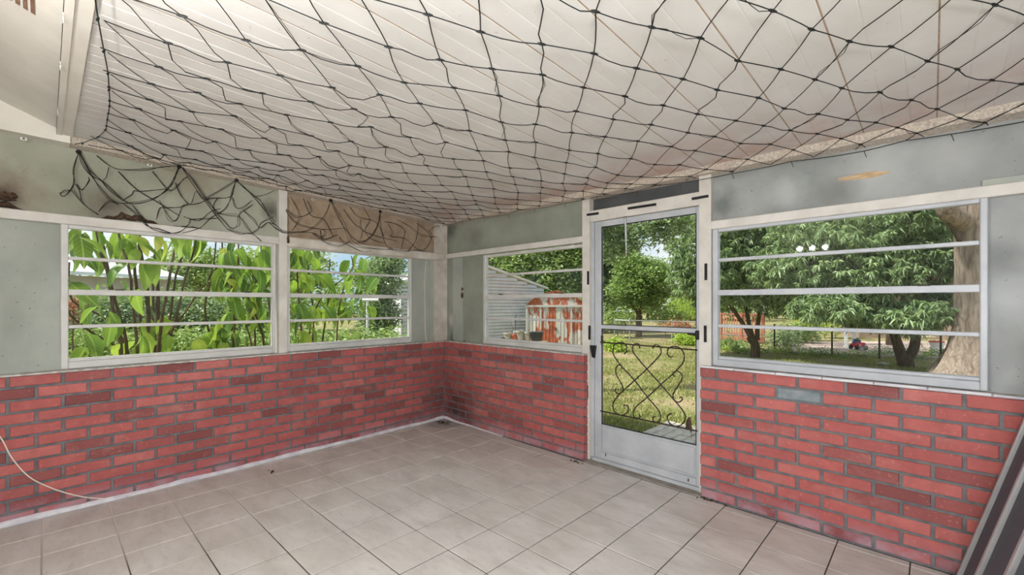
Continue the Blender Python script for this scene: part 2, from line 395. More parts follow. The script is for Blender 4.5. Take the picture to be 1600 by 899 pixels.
# ---- floor: screed + single tiles (joints recessed), clipped to the room outline
fb = MB().box(-2.6, 2.75, -3.1, 1.45, -.16, -.004)
floor = tag(fb.build('floor', MT['grout']), kind='structure')
def clip_poly(poly, a, b, c):                   # keep a*x+b*y<=c
    res = []
    for i in range(len(poly)):
        p, q = poly[i], poly[(i+1) % len(poly)]; dp, dq = a*p[0]+b*p[1]-c, a*q[0]+b*q[1]-c
        if dp <= 0: res.append(p)
        if dp*dq < 0:
            t = dp/(dp-dq); res.append((p[0]+(q[0]-p[0])*t, p[1]+(q[1]-p[1])*t))
    return res
LIM = [(-NL[0], -NL[1], -(C0 + NL*.012) @ NL), (-NB[0], -NB[1], -(C0 + NB*.012) @ NB), (1, 0, 2.36), (0, -1, 2.6)]
g = .0032
for i in range(-8, 8):
    for j in range(-9, 4):
        x0, x1, y0, y1 = i*T+g, (i+1)*T-g, j*T+g, (j+1)*T-g
        pl = [(x0,y0),(x1,y0),(x1,y1),(x0,y1)]
        for L_ in LIM:
            pl = clip_poly(pl, *L_)
            if len(pl) < 3: break
        if len(pl) < 3: continue
        cx, cy = sum(p[0] for p in pl)/len(pl), sum(p[1] for p in pl)/len(pl)
        ar = abs(sum(pl[k][0]*pl[(k+1) % len(pl)][1]-pl[(k+1) % len(pl)][0]*pl[k][1] for k in range(len(pl))))/2
        if ar < .0012: continue
        n = len(pl); dz = random.uniform(-.0006, .0006); sh = .003
        top = [(cx+(p[0]-cx)*(1-sh/.15), cy+(p[1]-cy)*(1-sh/.15), dz) for p in pl]
        mid = [(p[0], p[1], dz-.0015) for p in pl]; bot = [(p[0], p[1], -.006) for p in pl]
        fs = [tuple(range(n))] + [(n+k, n+(k+1) % n, (k+1) % n, k) for k in range(n)] + [(2*n+k, 2*n+(k+1) % n, n+(k+1) % n, n+k) for k in range(n)]
        b_ = MB(); b_.add([(p[0]-cx, p[1]-cy, p[2]) for p in top+mid+bot], fs)
        me_o = b_.build('tile', MT['tile']); me_o.location = (cx, cy, 0); me_o.parent = floor
# door threshold slab
MB('B').box(1.99, 2.98, -.20, .0, -.05, .006, bev=.004).build('threshold', MT['concrete'], floor)
MB('B').box(2.03, 2.945, -.15, -.07, .0, .028, bev=.004).build('door_saddle', MT['alu'], floor)

# ---- bricks
BRK = {}
def brick_mesh(ln, h, var):
    key = (round(ln, 3), round(h, 3), var)
    if key not in BRK:
        rr = random.Random(hash(key)); b = MB(); D = .085; c = .004
        j = lambda: rr.uniform(-.0016, .0016)
        l2, h2 = ln/2, h/2
        back = [(-l2,-D/2,-h2),(l2,-D/2,-h2),(l2,-D/2,h2),(-l2,-D/2,h2)]
        edge = [(-l2,D/2-c,-h2),(l2,D/2-c,-h2),(l2,D/2-c,h2),(-l2,D/2-c,h2)]
        fr = [(-l2+c+j(),D/2+j(),-h2+c+j()),(l2-c+j(),D/2+j(),-h2+c+j()),(l2-c+j(),D/2+j(),h2-c+j()),(-l2+c+j(),D/2+j(),h2-c+j())]
        b.v = back+edge+fr; f = []
        for a0 in (0, 4):
            f += [(a0+k, a0+(k+1) % 4, a0+4+(k+1) % 4, a0+4+k)[::-1] for k in range(4)]
        f += [(8,9,10,11)[::-1], (0,1,2,3)]
        b.f = f
        me = bpy.data.meshes.new('brick'); me.from_pydata(b.v, [], b.f); me.update(); me.materials.append(MT['brick']); BRK[key] = me
    return BRK[key]
ANG = {'L': math.atan2(DL[1], DL[0]), 'B': math.atan2(DB[1], DB[0])}
def lay(w, wall, s0, s1, j1, j2, pitch, depth_front=0., skip=None):
    """courses from the sill down; j1/j2 = joint phase of odd/even courses"""
    H = .0757; z = SILL - .006; row = 0
    while z > .02:
        zb = max(z - H + .0148, .008); hh = z - zb
        if hh > .012:
            ph = j1 if row % 2 == 0 else j2; k = math.floor((s0 - ph)/pitch) - 1
            while True:
                a, b_ = ph + k*pitch + .0072, ph + (k+1)*pitch - .0072; k += 1
                if a >= s1: break
                a, b_ = max(a, s0), min(b_, s1)
                if b_ - a < .02: continue
                me = brick_mesh(b_-a, hh, random.randrange(4))
                o = bpy.data.objects.new('brick', me); COL.objects.link(o)
                q = P(w, (a+b_)/2, -.0425 + depth_front + random.uniform(-.0015, .0015), (z+zb)/2)
                o.location = q; o.rotation_euler = (0, 0, ANG[w] + (math.pi if w == 'B' else 0)); o.parent = wall
                if skip and skip(row, (a+b_)/2): me2 = me.copy(); me2.materials[0] = MT['grey_brick']; o.data = me2; o['label'] = 'bare blue-grey brick without red paint'
        z -= H; row += 1
wall_left = tag(MB('L').box(-.1, 3.78, -.092, -.007, -.1, SILL-.004).build('wall_left', MT['mortar']), kind='structure')
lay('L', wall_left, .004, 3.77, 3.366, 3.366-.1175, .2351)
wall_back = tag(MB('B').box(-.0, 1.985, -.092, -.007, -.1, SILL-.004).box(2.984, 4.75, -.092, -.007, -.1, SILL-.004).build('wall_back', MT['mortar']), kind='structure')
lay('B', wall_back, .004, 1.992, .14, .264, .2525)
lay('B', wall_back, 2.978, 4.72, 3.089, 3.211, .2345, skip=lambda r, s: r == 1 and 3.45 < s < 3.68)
# white caulk bead along the foot of the walls
for w, wl, a, b_ in (('L', wall_left, .0, 3.7), ('B', wall_back, .02, 1.0)):
    m_ = MB(w); n = 40; rows = []
    for i in range(n+1):
        s = a + (b_-a)*i/n; hh = (.028 if w == 'L' else .02*(1-i/n)+.006) * (1 + .45*noise.noise(Vector((s*5, 1.3, 0)))); dd = .022*(1+.3*noise.noise(Vector((s*4, 7, 0))))
        if w == 'B': dd *= .6
        rows.append([(s, -.006, .001), (s, dd, .001), (s, dd*.45, hh*.5), (s, .002, hh), (s, -.006, hh)])
    vs = [p for r_ in rows for p in r_]; fs = [(i*5+k, i*5+k+1, (i+1)*5+k+1, (i+1)*5+k)[::-1] for i in range(n) for k in range(4)]
    m_.add(vs, fs); m_.build('caulk_bead', MT['caulk'], wl, smooth=True)
# sills
MB('L').box(-.09, 3.78, -.13, .006, SILL-.004, SILL+.008, bev=.003).build('sill', MT['sill'], wall_left)
MB('B').box(-.05, 1.995, -.13, .006, SILL-.004, SILL+.008, bev=.003).build('sill', MT['sill'], wall_back)
MB('B').box(2.978, 4.74, -.13, .0, SILL-.004, SILL+.006, bev=.003).build('sill', MT['sill'], wall_back)
s = 2.975
for k in range(8):                                 # broken white edging pieces on the right sill
    e = s + .225 + random.uniform(-.02, .02)
    MB('B').box(s+.003, min(e-.003, 4.73), -.012, .010, SILL-.001, SILL+.011+random.uniform(-.001,.002), bev=.002).build('sill_edging', MT['caulk'], wall_back); s = e
    if s > 4.7: break
# infill panels, posts, beams
def zt(w, s, n=0): q = P(w, s, n, 0); return ceil_z(q[0], q[1])
def slab(w, s0, s1, n0, n1, z0, z1=None, dz=0.):
    """wall slab whose top follows the ceiling if z1 is None"""
    a = (lambda s: z1) if z1 is not None else (lambda s: zt(w, s) + dz)
    b = (lambda s: z0) if not callable(z0) else z0
    return MB(w).hexa([(s0,n0,b(s0)),(s1,n0,b(s1)),(s1,n1,b(s1)),(s0,n1,b(s0)),(s0,n0,a(s0)),(s1,n0,a(s1)),(s1,n1,a(s1)),(s0,n1,a(s0))])
def pw(*a, name='panel', mat='wood', parent=None, bev=0): return slab(*a).build(name, MT[mat], parent)
PN0, PN1 = -.125, -.1
pw('L', 1.80, 3.8, PN0, PN1, 1.9, None, .02, name='upper_panel', mat='panelL', parent=wall_left)
pw('L', -.09, 1.735, PN0, PN1, 1.9, None, .02, name='upper_board', mat='brown_panel', parent=wall_left)
pw('L', 3.135, 3.8, PN0, PN1, SILL, 1.9, name='lower_panel', mat='panelLow', parent=wall_left)
pw('L', -.09, .375, PN0, PN1, SILL, 1.9, name='lower_panel', mat='panelLow', parent=wall_left)
MB('L').box(.128, .14, -.1, -.092, SILL, 1.87).build('panel_batten', MT['panelLow'], wall_left)
pw('B', -.09, 1.94, PN0, PN1, 1.9, None, .02, name='upper_panel', mat='panelB', parent=wall_back)
pw('B', -.09, .60, PN0, PN1, SILL, 1.9, name='lower_panel', mat='panelB', parent=wall_back)
MB('B').box(.05, .235, -.1, -.094, SILL, 1.88).build('panel_strip', MT['panelLow'], wall_back)
pw('B', 2.0, 2.96, PN0-.02, PN1-.02, 2.12, None, .02, name='transom_panel', mat='dark_panel', parent=wall_back)
pw('B', 3.02, 4.76, PN0, PN1, 1.9, None, .02, name='upper_panel', mat='panelR', parent=wall_back)
pw('B', 4.33, 4.76, PN0, PN1, SILL, 1.9, name='lower_panel', mat='panelR', parent=wall_back)
def bx(w, s0, s1, n0, n1, z0, z1, name, mat, parent, bev=.004): return MB(w).box(s0, s1, n0, n1, z0, z1, bev=bev).build(name, MT[mat], parent)
pw('L', 1.733, 1.803, -.13, -.05, SILL+.004, None, name='post', mat='wood', parent=wall_left)
pw('L', -.095, .065, -.13, -.048, SILL+.004, None, name='corner_post', mat='wood_dirty', parent=wall_left)
bx('L', 1.803, 3.8, -.12, -.052, 1.862, 1.924, 'header_beam', 'wood', wall_left)
bx('L', -.03, 1.733, -.12, -.022, 1.846, 1.935, 'header_beam', 'wood_dirty', wall_left, .012)
bx('B', -.06, 1.936, -.12, -.056, 1.876, 1.93, 'header_beam', 'wood', wall_back)
bx('B', 3.03, 4.76, -.12, -.056, 1.858, 1.916, 'header_beam', 'wood', wall_back)
bx('B', 4.32, 4.76, -.1, -.075, 1.916, 1.95, 'header_batten', 'panelLow', wall_back)
for a, b_ in ((1.936, 2.012), (2.947, 3.03)): pw('B', a, b_, -.135, -.06, .004, None, name='door_post', mat='wood', parent=wall_back)
bx('B', 2.012, 2.947, -.135, -.066, 2.043, 2.138, 'door_head', 'wood', wall_back)
bx('B', 2.012, 2.043, -.13, -.08, .028, 2.043, 'door_jamb', 'alu', wall_back)
# textured ceiling trim
def trim(w, s0, s1, n0, n1, h, name, mat, parent):
    a = lambda s: zt(w, s)+.004; b = lambda s: zt(w, s)-h
    return MB(w).hexa([(s0,n0,b(s0)),(s1,n0,b(s1)),(s1,n1,b(s1)+.012),(s0,n1,b(s0)+.012),(s0,n0,a(s0)),(s1,n0,a(s1)),(s1,n1,a(s1)),(s0,n1,a(s0))]).build(name, MT[mat], parent)
trim('L', -.09, 3.10, -.12, -.015, .058, 'ceiling_trim', 'popcorn', wall_left)
trim('B', -.09, 4.75, -.12, -.02, .062, 'ceiling_trim', 'popcorn', wall_back)
MB('L').hexa([(3.10,-.12,2.375),(3.8,-.12,2.39),(3.8,.02,2.39),(3.10,.02,2.375),(3.10,-.12,2.5),(3.8,-.12,2.85),(3.8,.02,2.85),(3.10,.02,2.5)]).build('eave_beam', MT['cream'], wall_left)
# torn paint patch on the right upper panel and mud smears
q0 = hit(1310,280,'B',-.1); q1 = hit(1390,268,'B',-.1)
m_ = MB('B'); n = 14; top = []; bot = []
for i in range(n+1):
    t = i/n; s = q0[0]+(q1[0]-q0[0])*t; zc = q0[1]+(q1[1]-q0[1])*t - .004
    hh = .018*(math.sin(math.pi*min(max(t,.06),.94))**.5)*(1+.5*noise.noise(Vector((t*6,3,0))))
    top.append((s, -.0985, zc+hh)); bot.append((s, -.0985, zc-hh*.9))
m_.add(top+bot, [(i, i+1, n+2+i, n+1+i)[::-1] for i in range(n)]); m_.build('bare_patch', MT['bare_wood'], wall_back)

# ---- windows: four panes each, three bars
def window(idx, w, s0, s1, label, fm):
    b = P(w, (s0+s1)/2, -.1, SILL)
    o = thing('window_%d' % idx, label, None, b, kind='structure')
    f = MB(w); z0, zb, zg, z1 = .912, .977, 1.838, 1.866; o0, o1 = s0-.036, s1+.028 if True else 0
    if w == 'L': o0, o1 = s0-.028, s1+.036
    bx(w, o0, s0, -.122, -.072, z0, z1, 'frame_stile', fm, o); bx(w, s1, o1, -.122, -.072, z0, z1, 'frame_stile', fm, o)
    bx(w, s0-.001, s1+.001, -.122, -.072, z0, zb-.02, 'frame_sill', fm, o); bx(w, s0-.001, s1+.001, -.122, -.082, zb-.02, zb, 'bottom_rail', fm, o)
    bx(w, s0-.001, s1+.001, -.122, -.078, zg, z1, 'frame_head', fm, o)
    bars = [(1.643, .011, -.082), (1.417, .019, -.07), (1.188, .011, -.082)]
    edges = [zg]
    for zc, h, nf in bars:
        r_ = bx(w, s0, s1, -.116, nf, zc-h, zc+h, 'bar' if h < .015 else 'meeting_rail', fm, o, .003)
        edges += [zc+h, zc-h]
        if h > .015:
            for t in (.2, .84):
                sc = s0 + (s1-s0)*(t if w == 'B' else 1-t)
                MB(w).box(sc-.02, sc+.02, -.085, -.06, zc+h-.002, zc+h+.006, bev=.003).box(sc-.03, sc-.008, -.066, -.054, zc+h-.001, zc+h+.009, bev=.003).build('latch', MT['dark_metal'], o)
    edges.append(zb)
    for k in range(0, 8, 2):
        MB(w).box(s0, s1, -.101, -.098, edges[k+1], edges[k]).build('pane', MT['glass'], o)
    return o
window(1, 'L', 1.847, 3.103, 'four-pane aluminium awning window in front of the stemmy broad-leaved shrub', 'alu_l')
window(2, 'L', .42, 1.70, 'four-pane awning window under the brown board by the room corner', 'alu_l')
window(3, 'B', .65, 1.925, 'four-pane awning window looking onto the rusty shed', 'alu_l')
window(4, 'B', 3.07, 4.315, 'four-pane awning window right of the screen door showing mango trees and a thick trunk', 'alu')

# ---- door
db = P('B', 2.49, -.1, .028)
door = thing('door_1', 'white aluminium storm door with black iron scrollwork and solid kick panel', None, db, kind='structure')
S0, S1, G0, G1 = 2.046, 2.945, 2.113, 2.916
dn0, dn1 = -.118, -.086
bx('B', S0, G0, dn0, dn1, .03, 2.04, 'stile', 'alu', door); bx('B', G1, S1, dn0, dn1, .03, 2.04, 'stile', 'alu', door)
bx('B', G0, G1, dn0, dn1, 1.992, 2.04, 'top_rail', 'alu', door); bx('B', G0, G1, dn0, dn1, 1.13, 1.163, 'lock_rail', 'alu', door)
bx('B', G0, G1, dn0, dn1+.002, .03, .085, 'bottom_rail', 'alu', door)
kp = bx('B', G0, G1, dn0+.006, dn1-.008, .085, .322, 'kick_panel', 'alu', door)
MB('B').box(G0+.012, G1-.012, dn1-.009, dn1+.001, .105, .305, bev=.004).build('raised_field', MT['alu'], kp)
for za, zb in ((1.163, 1.992), (.322, 1.13)):
    MB('B').box(G0, G1, -.104, -.101, za, zb).build('pane', MT['glass'], door)
    bd = MB('B'); bw = .006
    for a_ in ((G0, G0+bw, za, zb), (G1-bw, G1, za, zb), (G0, G1, za, za+bw), (G0, G1, zb-bw, zb)): bd.box(a_[0], a_[1], -.1, -.09, a_[2], a_[3])
    bd.build('gasket', MT['black'], door)
SC = 180/599
def dpt(x, y): s, z = hit(930+x*SC, 500+y*SC, 'B', -.088); return (s, -.088, z)
def smooth_pts(pts, m=5):
    pts = [Vector(p) for p in pts]; r_ = []
    for i in range(len(pts)-1):
        p0, p1, p2, p3 = pts[max(i-1,0)], pts[i], pts[i+1], pts[min(i+2, len(pts)-1)]
        for k in range(m):
            t = k/m; r_.append(.5*((2*p1)+(-p0+p2)*t+(2*p0-5*p1+4*p2-p3)*t*t+(-p0+3*p1-3*p2+p3)*t**3))
    return r_ + [pts[-1]]
curves = [
 [(150,178),(163,165),(163,140),(148,120),(125,118),(103,128),(92,155),(97,185),(115,212),(140,245),(205,315),(270,400),(325,465),(340,500),(335,525),(318,535),(302,525),(300,510),(312,503)],
 [(232,150),(228,128),(212,124),(197,135),(195,155),(205,180),(268,255),(340,335),(400,405),(450,465),(468,500),(462,530),(440,550),(410,553),(385,535),(375,510),(382,492),(398,488)],
 [(300,150),(303,135),(320,130),(337,140),(342,160),(335,185),(270,255),(205,315),(150,365),(110,405),(92,440),(97,470),(118,492),(145,495),(168,480),(172,455),(160,443),(148,447)],
 [(405,190),(392,193),(378,182),(376,160),(390,143),(415,138),(445,150),(462,180),(460,215),(440,245),(405,280),(340,338),(268,405),(215,450),(198,480),(203,505),(220,515),(233,505),(230,490)],
 [(140,255),(135,240),(122,235),(108,250),(107,275),(120,305),(140,340),(145,365),(135,380),(115,382),(104,370),(110,358)],
 [(415,295),(405,285),(412,270),(430,268),(450,285),(450,310),(430,345),(410,375),(405,400),(418,425),(440,427),(453,412),(447,402),(438,405)]]
for c in curves: MB('B').tube(smooth_pts([dpt(*p) for p in c]), .0052, 6).build('scroll', MT['iron'], door, smooth=True)
za = dpt(35,116)[2]; zb_ = dpt(38,476)[2]
MB('B').tube([(G0-.01,-.088,za),(G1+.01,-.088,za-.008)], .006, 6).box(G0, G0+.012, -.1, -.082, za-.02, za+.055).build('scroll_bar', MT['iron'], door)
MB('B').tube([(G0-.01,-.088,zb_),(G1+.01,-.088,zb_-.004)], .006, 6).build('scroll_bar', MT['iron'], door)
MB('B').box(2.918, 2.95, -.09, -.055, 1.085, 1.15, bev=.006).tube([(2.93,-.07,1.118),(2.86,-.065,1.122)], [.008,.005], 8).build('handle', MT['black'], door)
for s_, z_ in ((2.16,.075),(2.86,.06)): MB('B').box(s_-.004, s_+.004, -.088, -.078, z_-.012, z_+.012, bev=.002).build('screw_clip', MT['dark_metal'], door)
s_, z_ = hit(929,540,'B',-.085); MB('B').hexa([(s_-.01,-.09,z_-.11),(s_+.006,-.09,z_-.11),(s_+.006,-.06,z_-.1),(s_-.01,-.06,z_-.1),(s_-.03,-.09,z_),(s_+.022,-.09,z_),(s_+.022,-.055,z_),(s_-.03,-.055,z_)]).build('latch_catch', MT['black'], door)
s_, z_ = hit(977,338,'B',-.08); MB('B').box(s_-.014, s_+.014, -.088, -.068, z_-.012, z_+.006, bev=.004).build('closer_bracket', MT['dark_metal'], door)
MB('B').tube([(s_,-.08,z_-.01),(s_+.002,-.085,z_-.16),(s_+.003,-.09,z_-.33)], [.010,.008,.003], 6).build('closer_spring', MT['galv'], door)
# dried leaf caught on the lower scroll bar
p = dpt(487, 545); q = P('B', p[0], -.075, p[2])
lf = MB('B'); ctr = [(470,565),(478,520),(492,500),(505,520),(509,560),(505,588),(492,572),(478,560)]
fr = [(dpt(x,y)[0], -.074-.006*math.cos(i), dpt(x,y)[2]) for i,(x,y) in enumerate(ctr)]; cc = (dpt(490,540)[0], -.062, dpt(490,540)[2])
bk = (cc[0], -.082, cc[2]); n = len(fr)
lf.add(fr+[cc, bk], [(i,(i+1) % n,n) for i in range(n)]+[((i+1) % n,i,n+1) for i in range(n)])
lf.tube([(dpt(503,586)[0],-.075,dpt(503,586)[2]), (dpt(502,615)[0],-.075,dpt(502,615)[2])], .0015, 4)
tag(lf.build('dried_leaf', MT['dead_leaf'], base=q), 'dark brown dried leaf caught on the lower bar of the door scrollwork', 'leaf')
# black foam strips stuck on the door surround
strips = [((917,336),(935,333.5),'left end of the door head'), ((981,326),(1025,319.5),'middle of the door head'), ((1081,311),(1107,306.5),'right end of the door head'),
          ((919,424),(919,445),'left door post, highest on that side'), ((921,509),(921,531),'left door post, level with the lock rail'),
          ((1103,412),(1103,438),'right door post, upper of two'), ((1102,509),(1102,535),'right door post, lower of two')]
for (a, b_, where) in strips:
    nf = -.058; (sa, zA), (sb, zB) = hit(*a, 'B', nf), hit(*b_, 'B', nf)
    m_ = MB('B')
    if abs(sa-sb) > .03: m_.hexa([(sa,nf-.004,zA-.009),(sb,nf-.004,zB-.009),(sb,nf+.004,zB-.009),(sa,nf+.004,zA-.009),(sa,nf-.004,zA+.009),(sb,nf-.004,zB+.009),(sb,nf+.004,zB+.009),(sa,nf+.004,zA+.009)])
    else: m_.box(sa-.009, sa+.009, nf-.004, nf+.004, zB, zA)
    tag(m_.build('foam_strip', MT['black'], base=P('B', sa, nf, min(zA, zB))), 'short black foam strip on the ' + where, 'foam strip', 'black foam strips around the door')
(sa, zA) = hit(923.5,606,'B',-.0); z2 = hit(923.5,628,'B',-.0)[1]
tag(MB('B').box(1.992, 1.998, -.075, -.055, z2, zA).build('foam_strip', MT['black'], base=P('B',1.995,-.07,z2)), 'short black foam strip beside the brick pier, lowest at the door', 'foam strip', 'black foam strips around the door')

# ---- ceiling: planks along the room, drip-edge fascia and house soffit
ceiling = tag(MB().hexa([(-2.7,-2.06,2.5+.02),(2.8,-2.06,2.46),(2.8,1.5,2.35),(-2.7,1.5,2.41),(-2.7,-2.06,2.56),(2.8,-2.06,2.54),(2.8,1.5,2.43),(-2.7,1.5,2.48)]).build('ceiling', MT['stucco']), kind='structure')
rust_line = simple('rust_seam', (142,118,96), (176,154,132), 14, .8)
px = 1.93 + .2925*3; k = 0
while px > -2.6:
    a, b_ = px-.2925+.0022, px-.0022
    prof = []
    for q in range(3):                         # three shallow ribs across a panel
        x0 = a + (b_-a)*q/3; x1 = a + (b_-a)*(q+1)/3
        prof += [(x0+.004 if q else x0, 0 if q else .004), (x0+.009, -.0), (x1-.009, -.0), (x1-.004, .0)] if False else [(x0, .0018), (x0+.004, 0), (x1-.004, 0)]
    prof.append((b_, .0018))
    vs = []; ys = (-2.05, 1.32)
    for y in ys: vs += [(x, y, ceil_z(x, y)+dz) for x, dz in prof]
    n = len(prof); fs = [(i, n+i, n+i+1, i+1) for i in range(n-1)]
    for y in ys: vs += [(a, y, ceil_z(a, y)+.03), (b_, y, ceil_z(b_, y)+.03)]
    o_ = 2*n; fs += [(o_, o_+1, o_+3, o_+2), (0, o_, o_+2, n), (n-1, 2*n-1, o_+3, o_+1), tuple(range(n))+(o_+1, o_), tuple(range(2*n-1, n-1, -1))+(o_+2, o_+3)]
    MB().add(vs, fs).build('ceiling_plank', MT['ceil'], ceiling)
    ys2 = (-2.0, 1.06)
    MB().hexa([(px-.0026,ys2[0],ceil_z(px,ys2[0])+.0015),(px+.0026,ys2[0],ceil_z(px,ys2[0])+.0015),(px+.0026,ys2[1],ceil_z(px,ys2[1])+.0015),(px-.0026,ys2[1],ceil_z(px,ys2[1])+.0015)]+
              [(px-.0026,ys2[0],ceil_z(px,ys2[0])+.02),(px+.0026,ys2[0],ceil_z(px,ys2[0])+.02),(px+.0026,ys2[1],ceil_z(px,ys2[1])+.02),(px-.0026,ys2[1],ceil_z(px,ys2[1])+.02)]).build('plank_seam', rust_line, ceiling)
    px -= .2925; k += 1
def cz(x): return ceil_z(x, -2.05)
MB().hexa([(-2.5,-2.075,cz(-2.5)-.012),(2.6,-2.075,cz(2.6)-.012),(2.6,-2.0,cz(2.6)-.012),(-2.5,-2.0,cz(-2.5)-.012),(-2.5,-2.075,cz(-2.5)+.05),(2.6,-2.075,cz(2.6)+.05),(2.6,-2.0,cz(2.6)+.05),(-2.5,-2.0,cz(-2.5)+.05)]).build('fascia_strip', MT['cream'], ceiling)
MB().hexa([(-2.5,-2.075,cz(-2.5)-.018),(2.6,-2.075,cz(2.6)-.018),(2.6,-2.05,cz(2.6)-.018),(-2.5,-2.05,cz(-2.5)-.018),(-2.5,-2.075,2.75),(2.6,-2.075,2.75),(2.6,-2.05,2.75),(-2.5,-2.05,2.75)]).build('fascia_lip', MT['cream'], ceiling)
sof = lambda y: 2.455 + .42*(-2.075-y)
MB().hexa([(-2.6,-2.78,sof(-2.78)),(2.6,-2.78,sof(-2.78)),(2.6,-2.07,sof(-2.07)),(-2.6,-2.07,sof(-2.07)),(-2.6,-2.78,3.0),(2.6,-2.78,3.0),(2.6,-2.076,2.7),(-2.6,-2.076,2.7)]).build('soffit', MT['cream'], ceiling)
# house wall behind the camera with its light, end wall on the right (open wide doorway beside the camera)
wall_house = tag(MB().box(-2.6, 2.7, -2.85, -2.70, -.15, 3.0).build('wall_house', MT['stucco']), kind='structure')
wall_right = tag(MB().box(2.40, 2.52, -.15, 1.25, -.15, 2.45).box(2.40, 2.52, -2.72, -.15, 2.12, 2.6).build('wall_right', MT['stucco']), kind='structure')
# soffit vent
sv = thing('soffit_vent', 'slatted vent with brown gaps set in the soffit beside the ceiling edge', 'vent', (-.45,-2.24,sof(-2.24)))
for k in range(9):
    y1 = -2.15 - k*.02; y0 = y1 - .011
    MB().hexa([(-.66,y0,sof(y0)-.004),(-.25,y0,sof(y0)-.004),(-.25,y1,sof(y1)-.004),(-.66,y1,sof(y1)-.004),(-.66,y0,sof(y0)+.004),(-.25,y0,sof(y0)+.004),(-.25,y1,sof(y1)+.004),(-.66,y1,sof(y1)+.004)]).build('slat', MT['red_wood'] if False else MT['vent'], sv)
# house wall light (its bulbs reflect in the right window)
ll = thing('wall_light', 'three-bulb light on the house wall under the soffit', 'lamp', (.58,-2.70,2.02))
MB().box(.40, .76, -2.70, -2.675, 1.98, 2.08, bev=.008).build('back_plate', MT['white_plastic'], ll)
for k, x in enumerate((.44, .58, .72)):
    MB().tube([(x,-2.68,2.04),(x,-2.60,2.06)], .02, 10).build('holder', MT['white_plastic'], ll)
    MB().ball((x,-2.55,2.07), .03, 14, 9).build('bulb', MT['bulb'], ll, smooth=True)
cl_ = thing('added_fill_lamp', 'added round globe fill light, unseen, on the house wall in the corner behind the viewer', 'lamp', (2.28,-2.70,1.12))  # unseen lamp added because daylight alone leaves the room too dark
MB().lathe((2.28,-2.62,1.10), [(0,0),(.05,0),(.05,.02),(.02,.04),(.02,.09)], 14).tube([(2.28,-2.70,1.14),(2.28,-2.62,1.14)], .018, 8).build('bracket', MT['white_plastic'], cl_)
MB().ball((2.28,-2.58,1.32), .12, 18, 12).build('globe', MT['globe'], cl_, smooth=True)

# ================================================================== THINGS IN THE ROOM
# ---- bird net under the ceiling
net = thing('bird_net', 'black knotted cord net hung across the whole ceiling', 'net', (0,-.4,2.1))
a_, b_ = np.array([.085,.170]), np.array([-.147,.172])
def yb(x): return float(np.interp(x, [-2.15,-1.95,-1.75,-1.2,-.8,-.4,-.2,.1,3], [-1.96,-1.90,-1.87,-1.89,-1.925,-1.975,-2.0,-2.03,-2.03]))
def net_z(x, y):
    c = ceil_z(x, y)
    ex = min(abs(x+2.17), abs(2.33-x)); ey = min(y-yb(x), .99-y); e = max(0., min(ex, ey))
    sag = .03 + .105*(1-math.exp(-e/.42)) + .06*math.exp(-max(0, .97-y)/.25)
    sag += .035*noise.noise(Vector((x*1.1, y*1.4, 4.))) * min(1, e/.3)
    return c - sag
def inside(p): return -2.15 < p[0] < 2.36 and yb(p[0])+.03 < p[1] < .955
nodes = {}
for i in range(-40, 60):
    for j in range(-60, 60):
        p = np.array([.20,-1.97]) + i*a_ + j*b_
        if -2.6 < p[0] < 2.8 and -2.3 < p[1] < 1.3:
            w_ = Vector((p[0]*1.3, p[1]*1.3, 0))
            p = p + np.array([noise.noise(w_+Vector((0,0,9))), noise.noise(w_+Vector((5,0,2)))])*.055 + rng.normal(0, .009, 2)
            nodes[(i,j)] = p
cord = MB(); knots = MB()
loose = {}
def strand(p, q, wav=0., r=.0023):
    p, q = Vector(p), Vector(q); n = 4 if wav > .006 else 3
    pts = []
    side = (q-p).cross(Vector((0,0,1))); side.normalize() if side.length else None
    for k in range(n+1):
        t = k/n; m = p.lerp(q, t)
        m += side*wav*math.sin(t*math.pi*(2 if wav > .006 else 1)) + Vector((0,0,-.5*abs(wav)*math.sin(t*math.pi)))
        pts.append(m)
    cord.tube(pts, r, 4, cap=False)
def knot(p, d):
    p = Vector(p); d = Vector(d); d.normalize()
    knots.tube([p-d*.016, p-d*.006, p+d*.006, p+d*.016], [.0026,.005,.005,.0026], 5)
P3 = {k: (v[0], v[1], net_z(v[0], v[1]) + rng.normal(0, .006)) for k, v in nodes.items() if inside(v)}
hooks = []
for (i,j), v in nodes.items():
    for dk in ((1,0),(0,1)):
        k2 = (i+dk[0], j+dk[1])
        if k2 not in nodes: continue
        in1, in2 = (i,j) in P3, k2 in P3
        if in1 and in2:
            left = P3[(i,j)][0] < .1 and P3[(i,j)][1] < -.6
            wv = rng.normal(0, .006) if not left else rng.normal(0, .022)
            if abs(wv) < .004: wv = .004
            strand(P3[(i,j)], P3[k2], wv)
            if rng.random() < .12: strand(P3[(i,j)], P3[k2], wv+.008, .0014)
        elif in1 != in2:
            pi, po_ = (P3[(i,j)], nodes[k2]) if in1 else (P3[k2], nodes[(i,j)])
            t = 1.
            for bound, ax, sg in ((-2.15,0,-1),(2.36,0,1),(yb(pi[0]),1,-1),(.955,1,1)):
                if sg*po_[ax] > sg*bound: t = min(t, (bound-pi[ax])/(po_[ax]-pi[ax]))
            ex, ey = pi[0]+(po_[0]-pi[0])*t, pi[1]+(po_[1]-pi[1])*t
            ez = net_z(ex, ey); strand(pi, (ex, ey, ez), .004)
            if abs(ey-yb(pi[0])) < .02: hooks.append((ex, ey, ez))
            elif ey > .95 and 0: pass
hooks.sort()
hooks = [(x, yb(x), z) for x, y, z in hooks]; hooks = [h for i, h in enumerate(hooks) if i == 0 or h[0]-hooks[i-1][0] > .03]
cord.tube(smooth_pts([(-2.13,-1.99,ceil_z(-2.1,-2)-.05)]+[(x, y, net_z(x, y)) for x, y, z in hooks], 3), .0024, 4, cap=False)
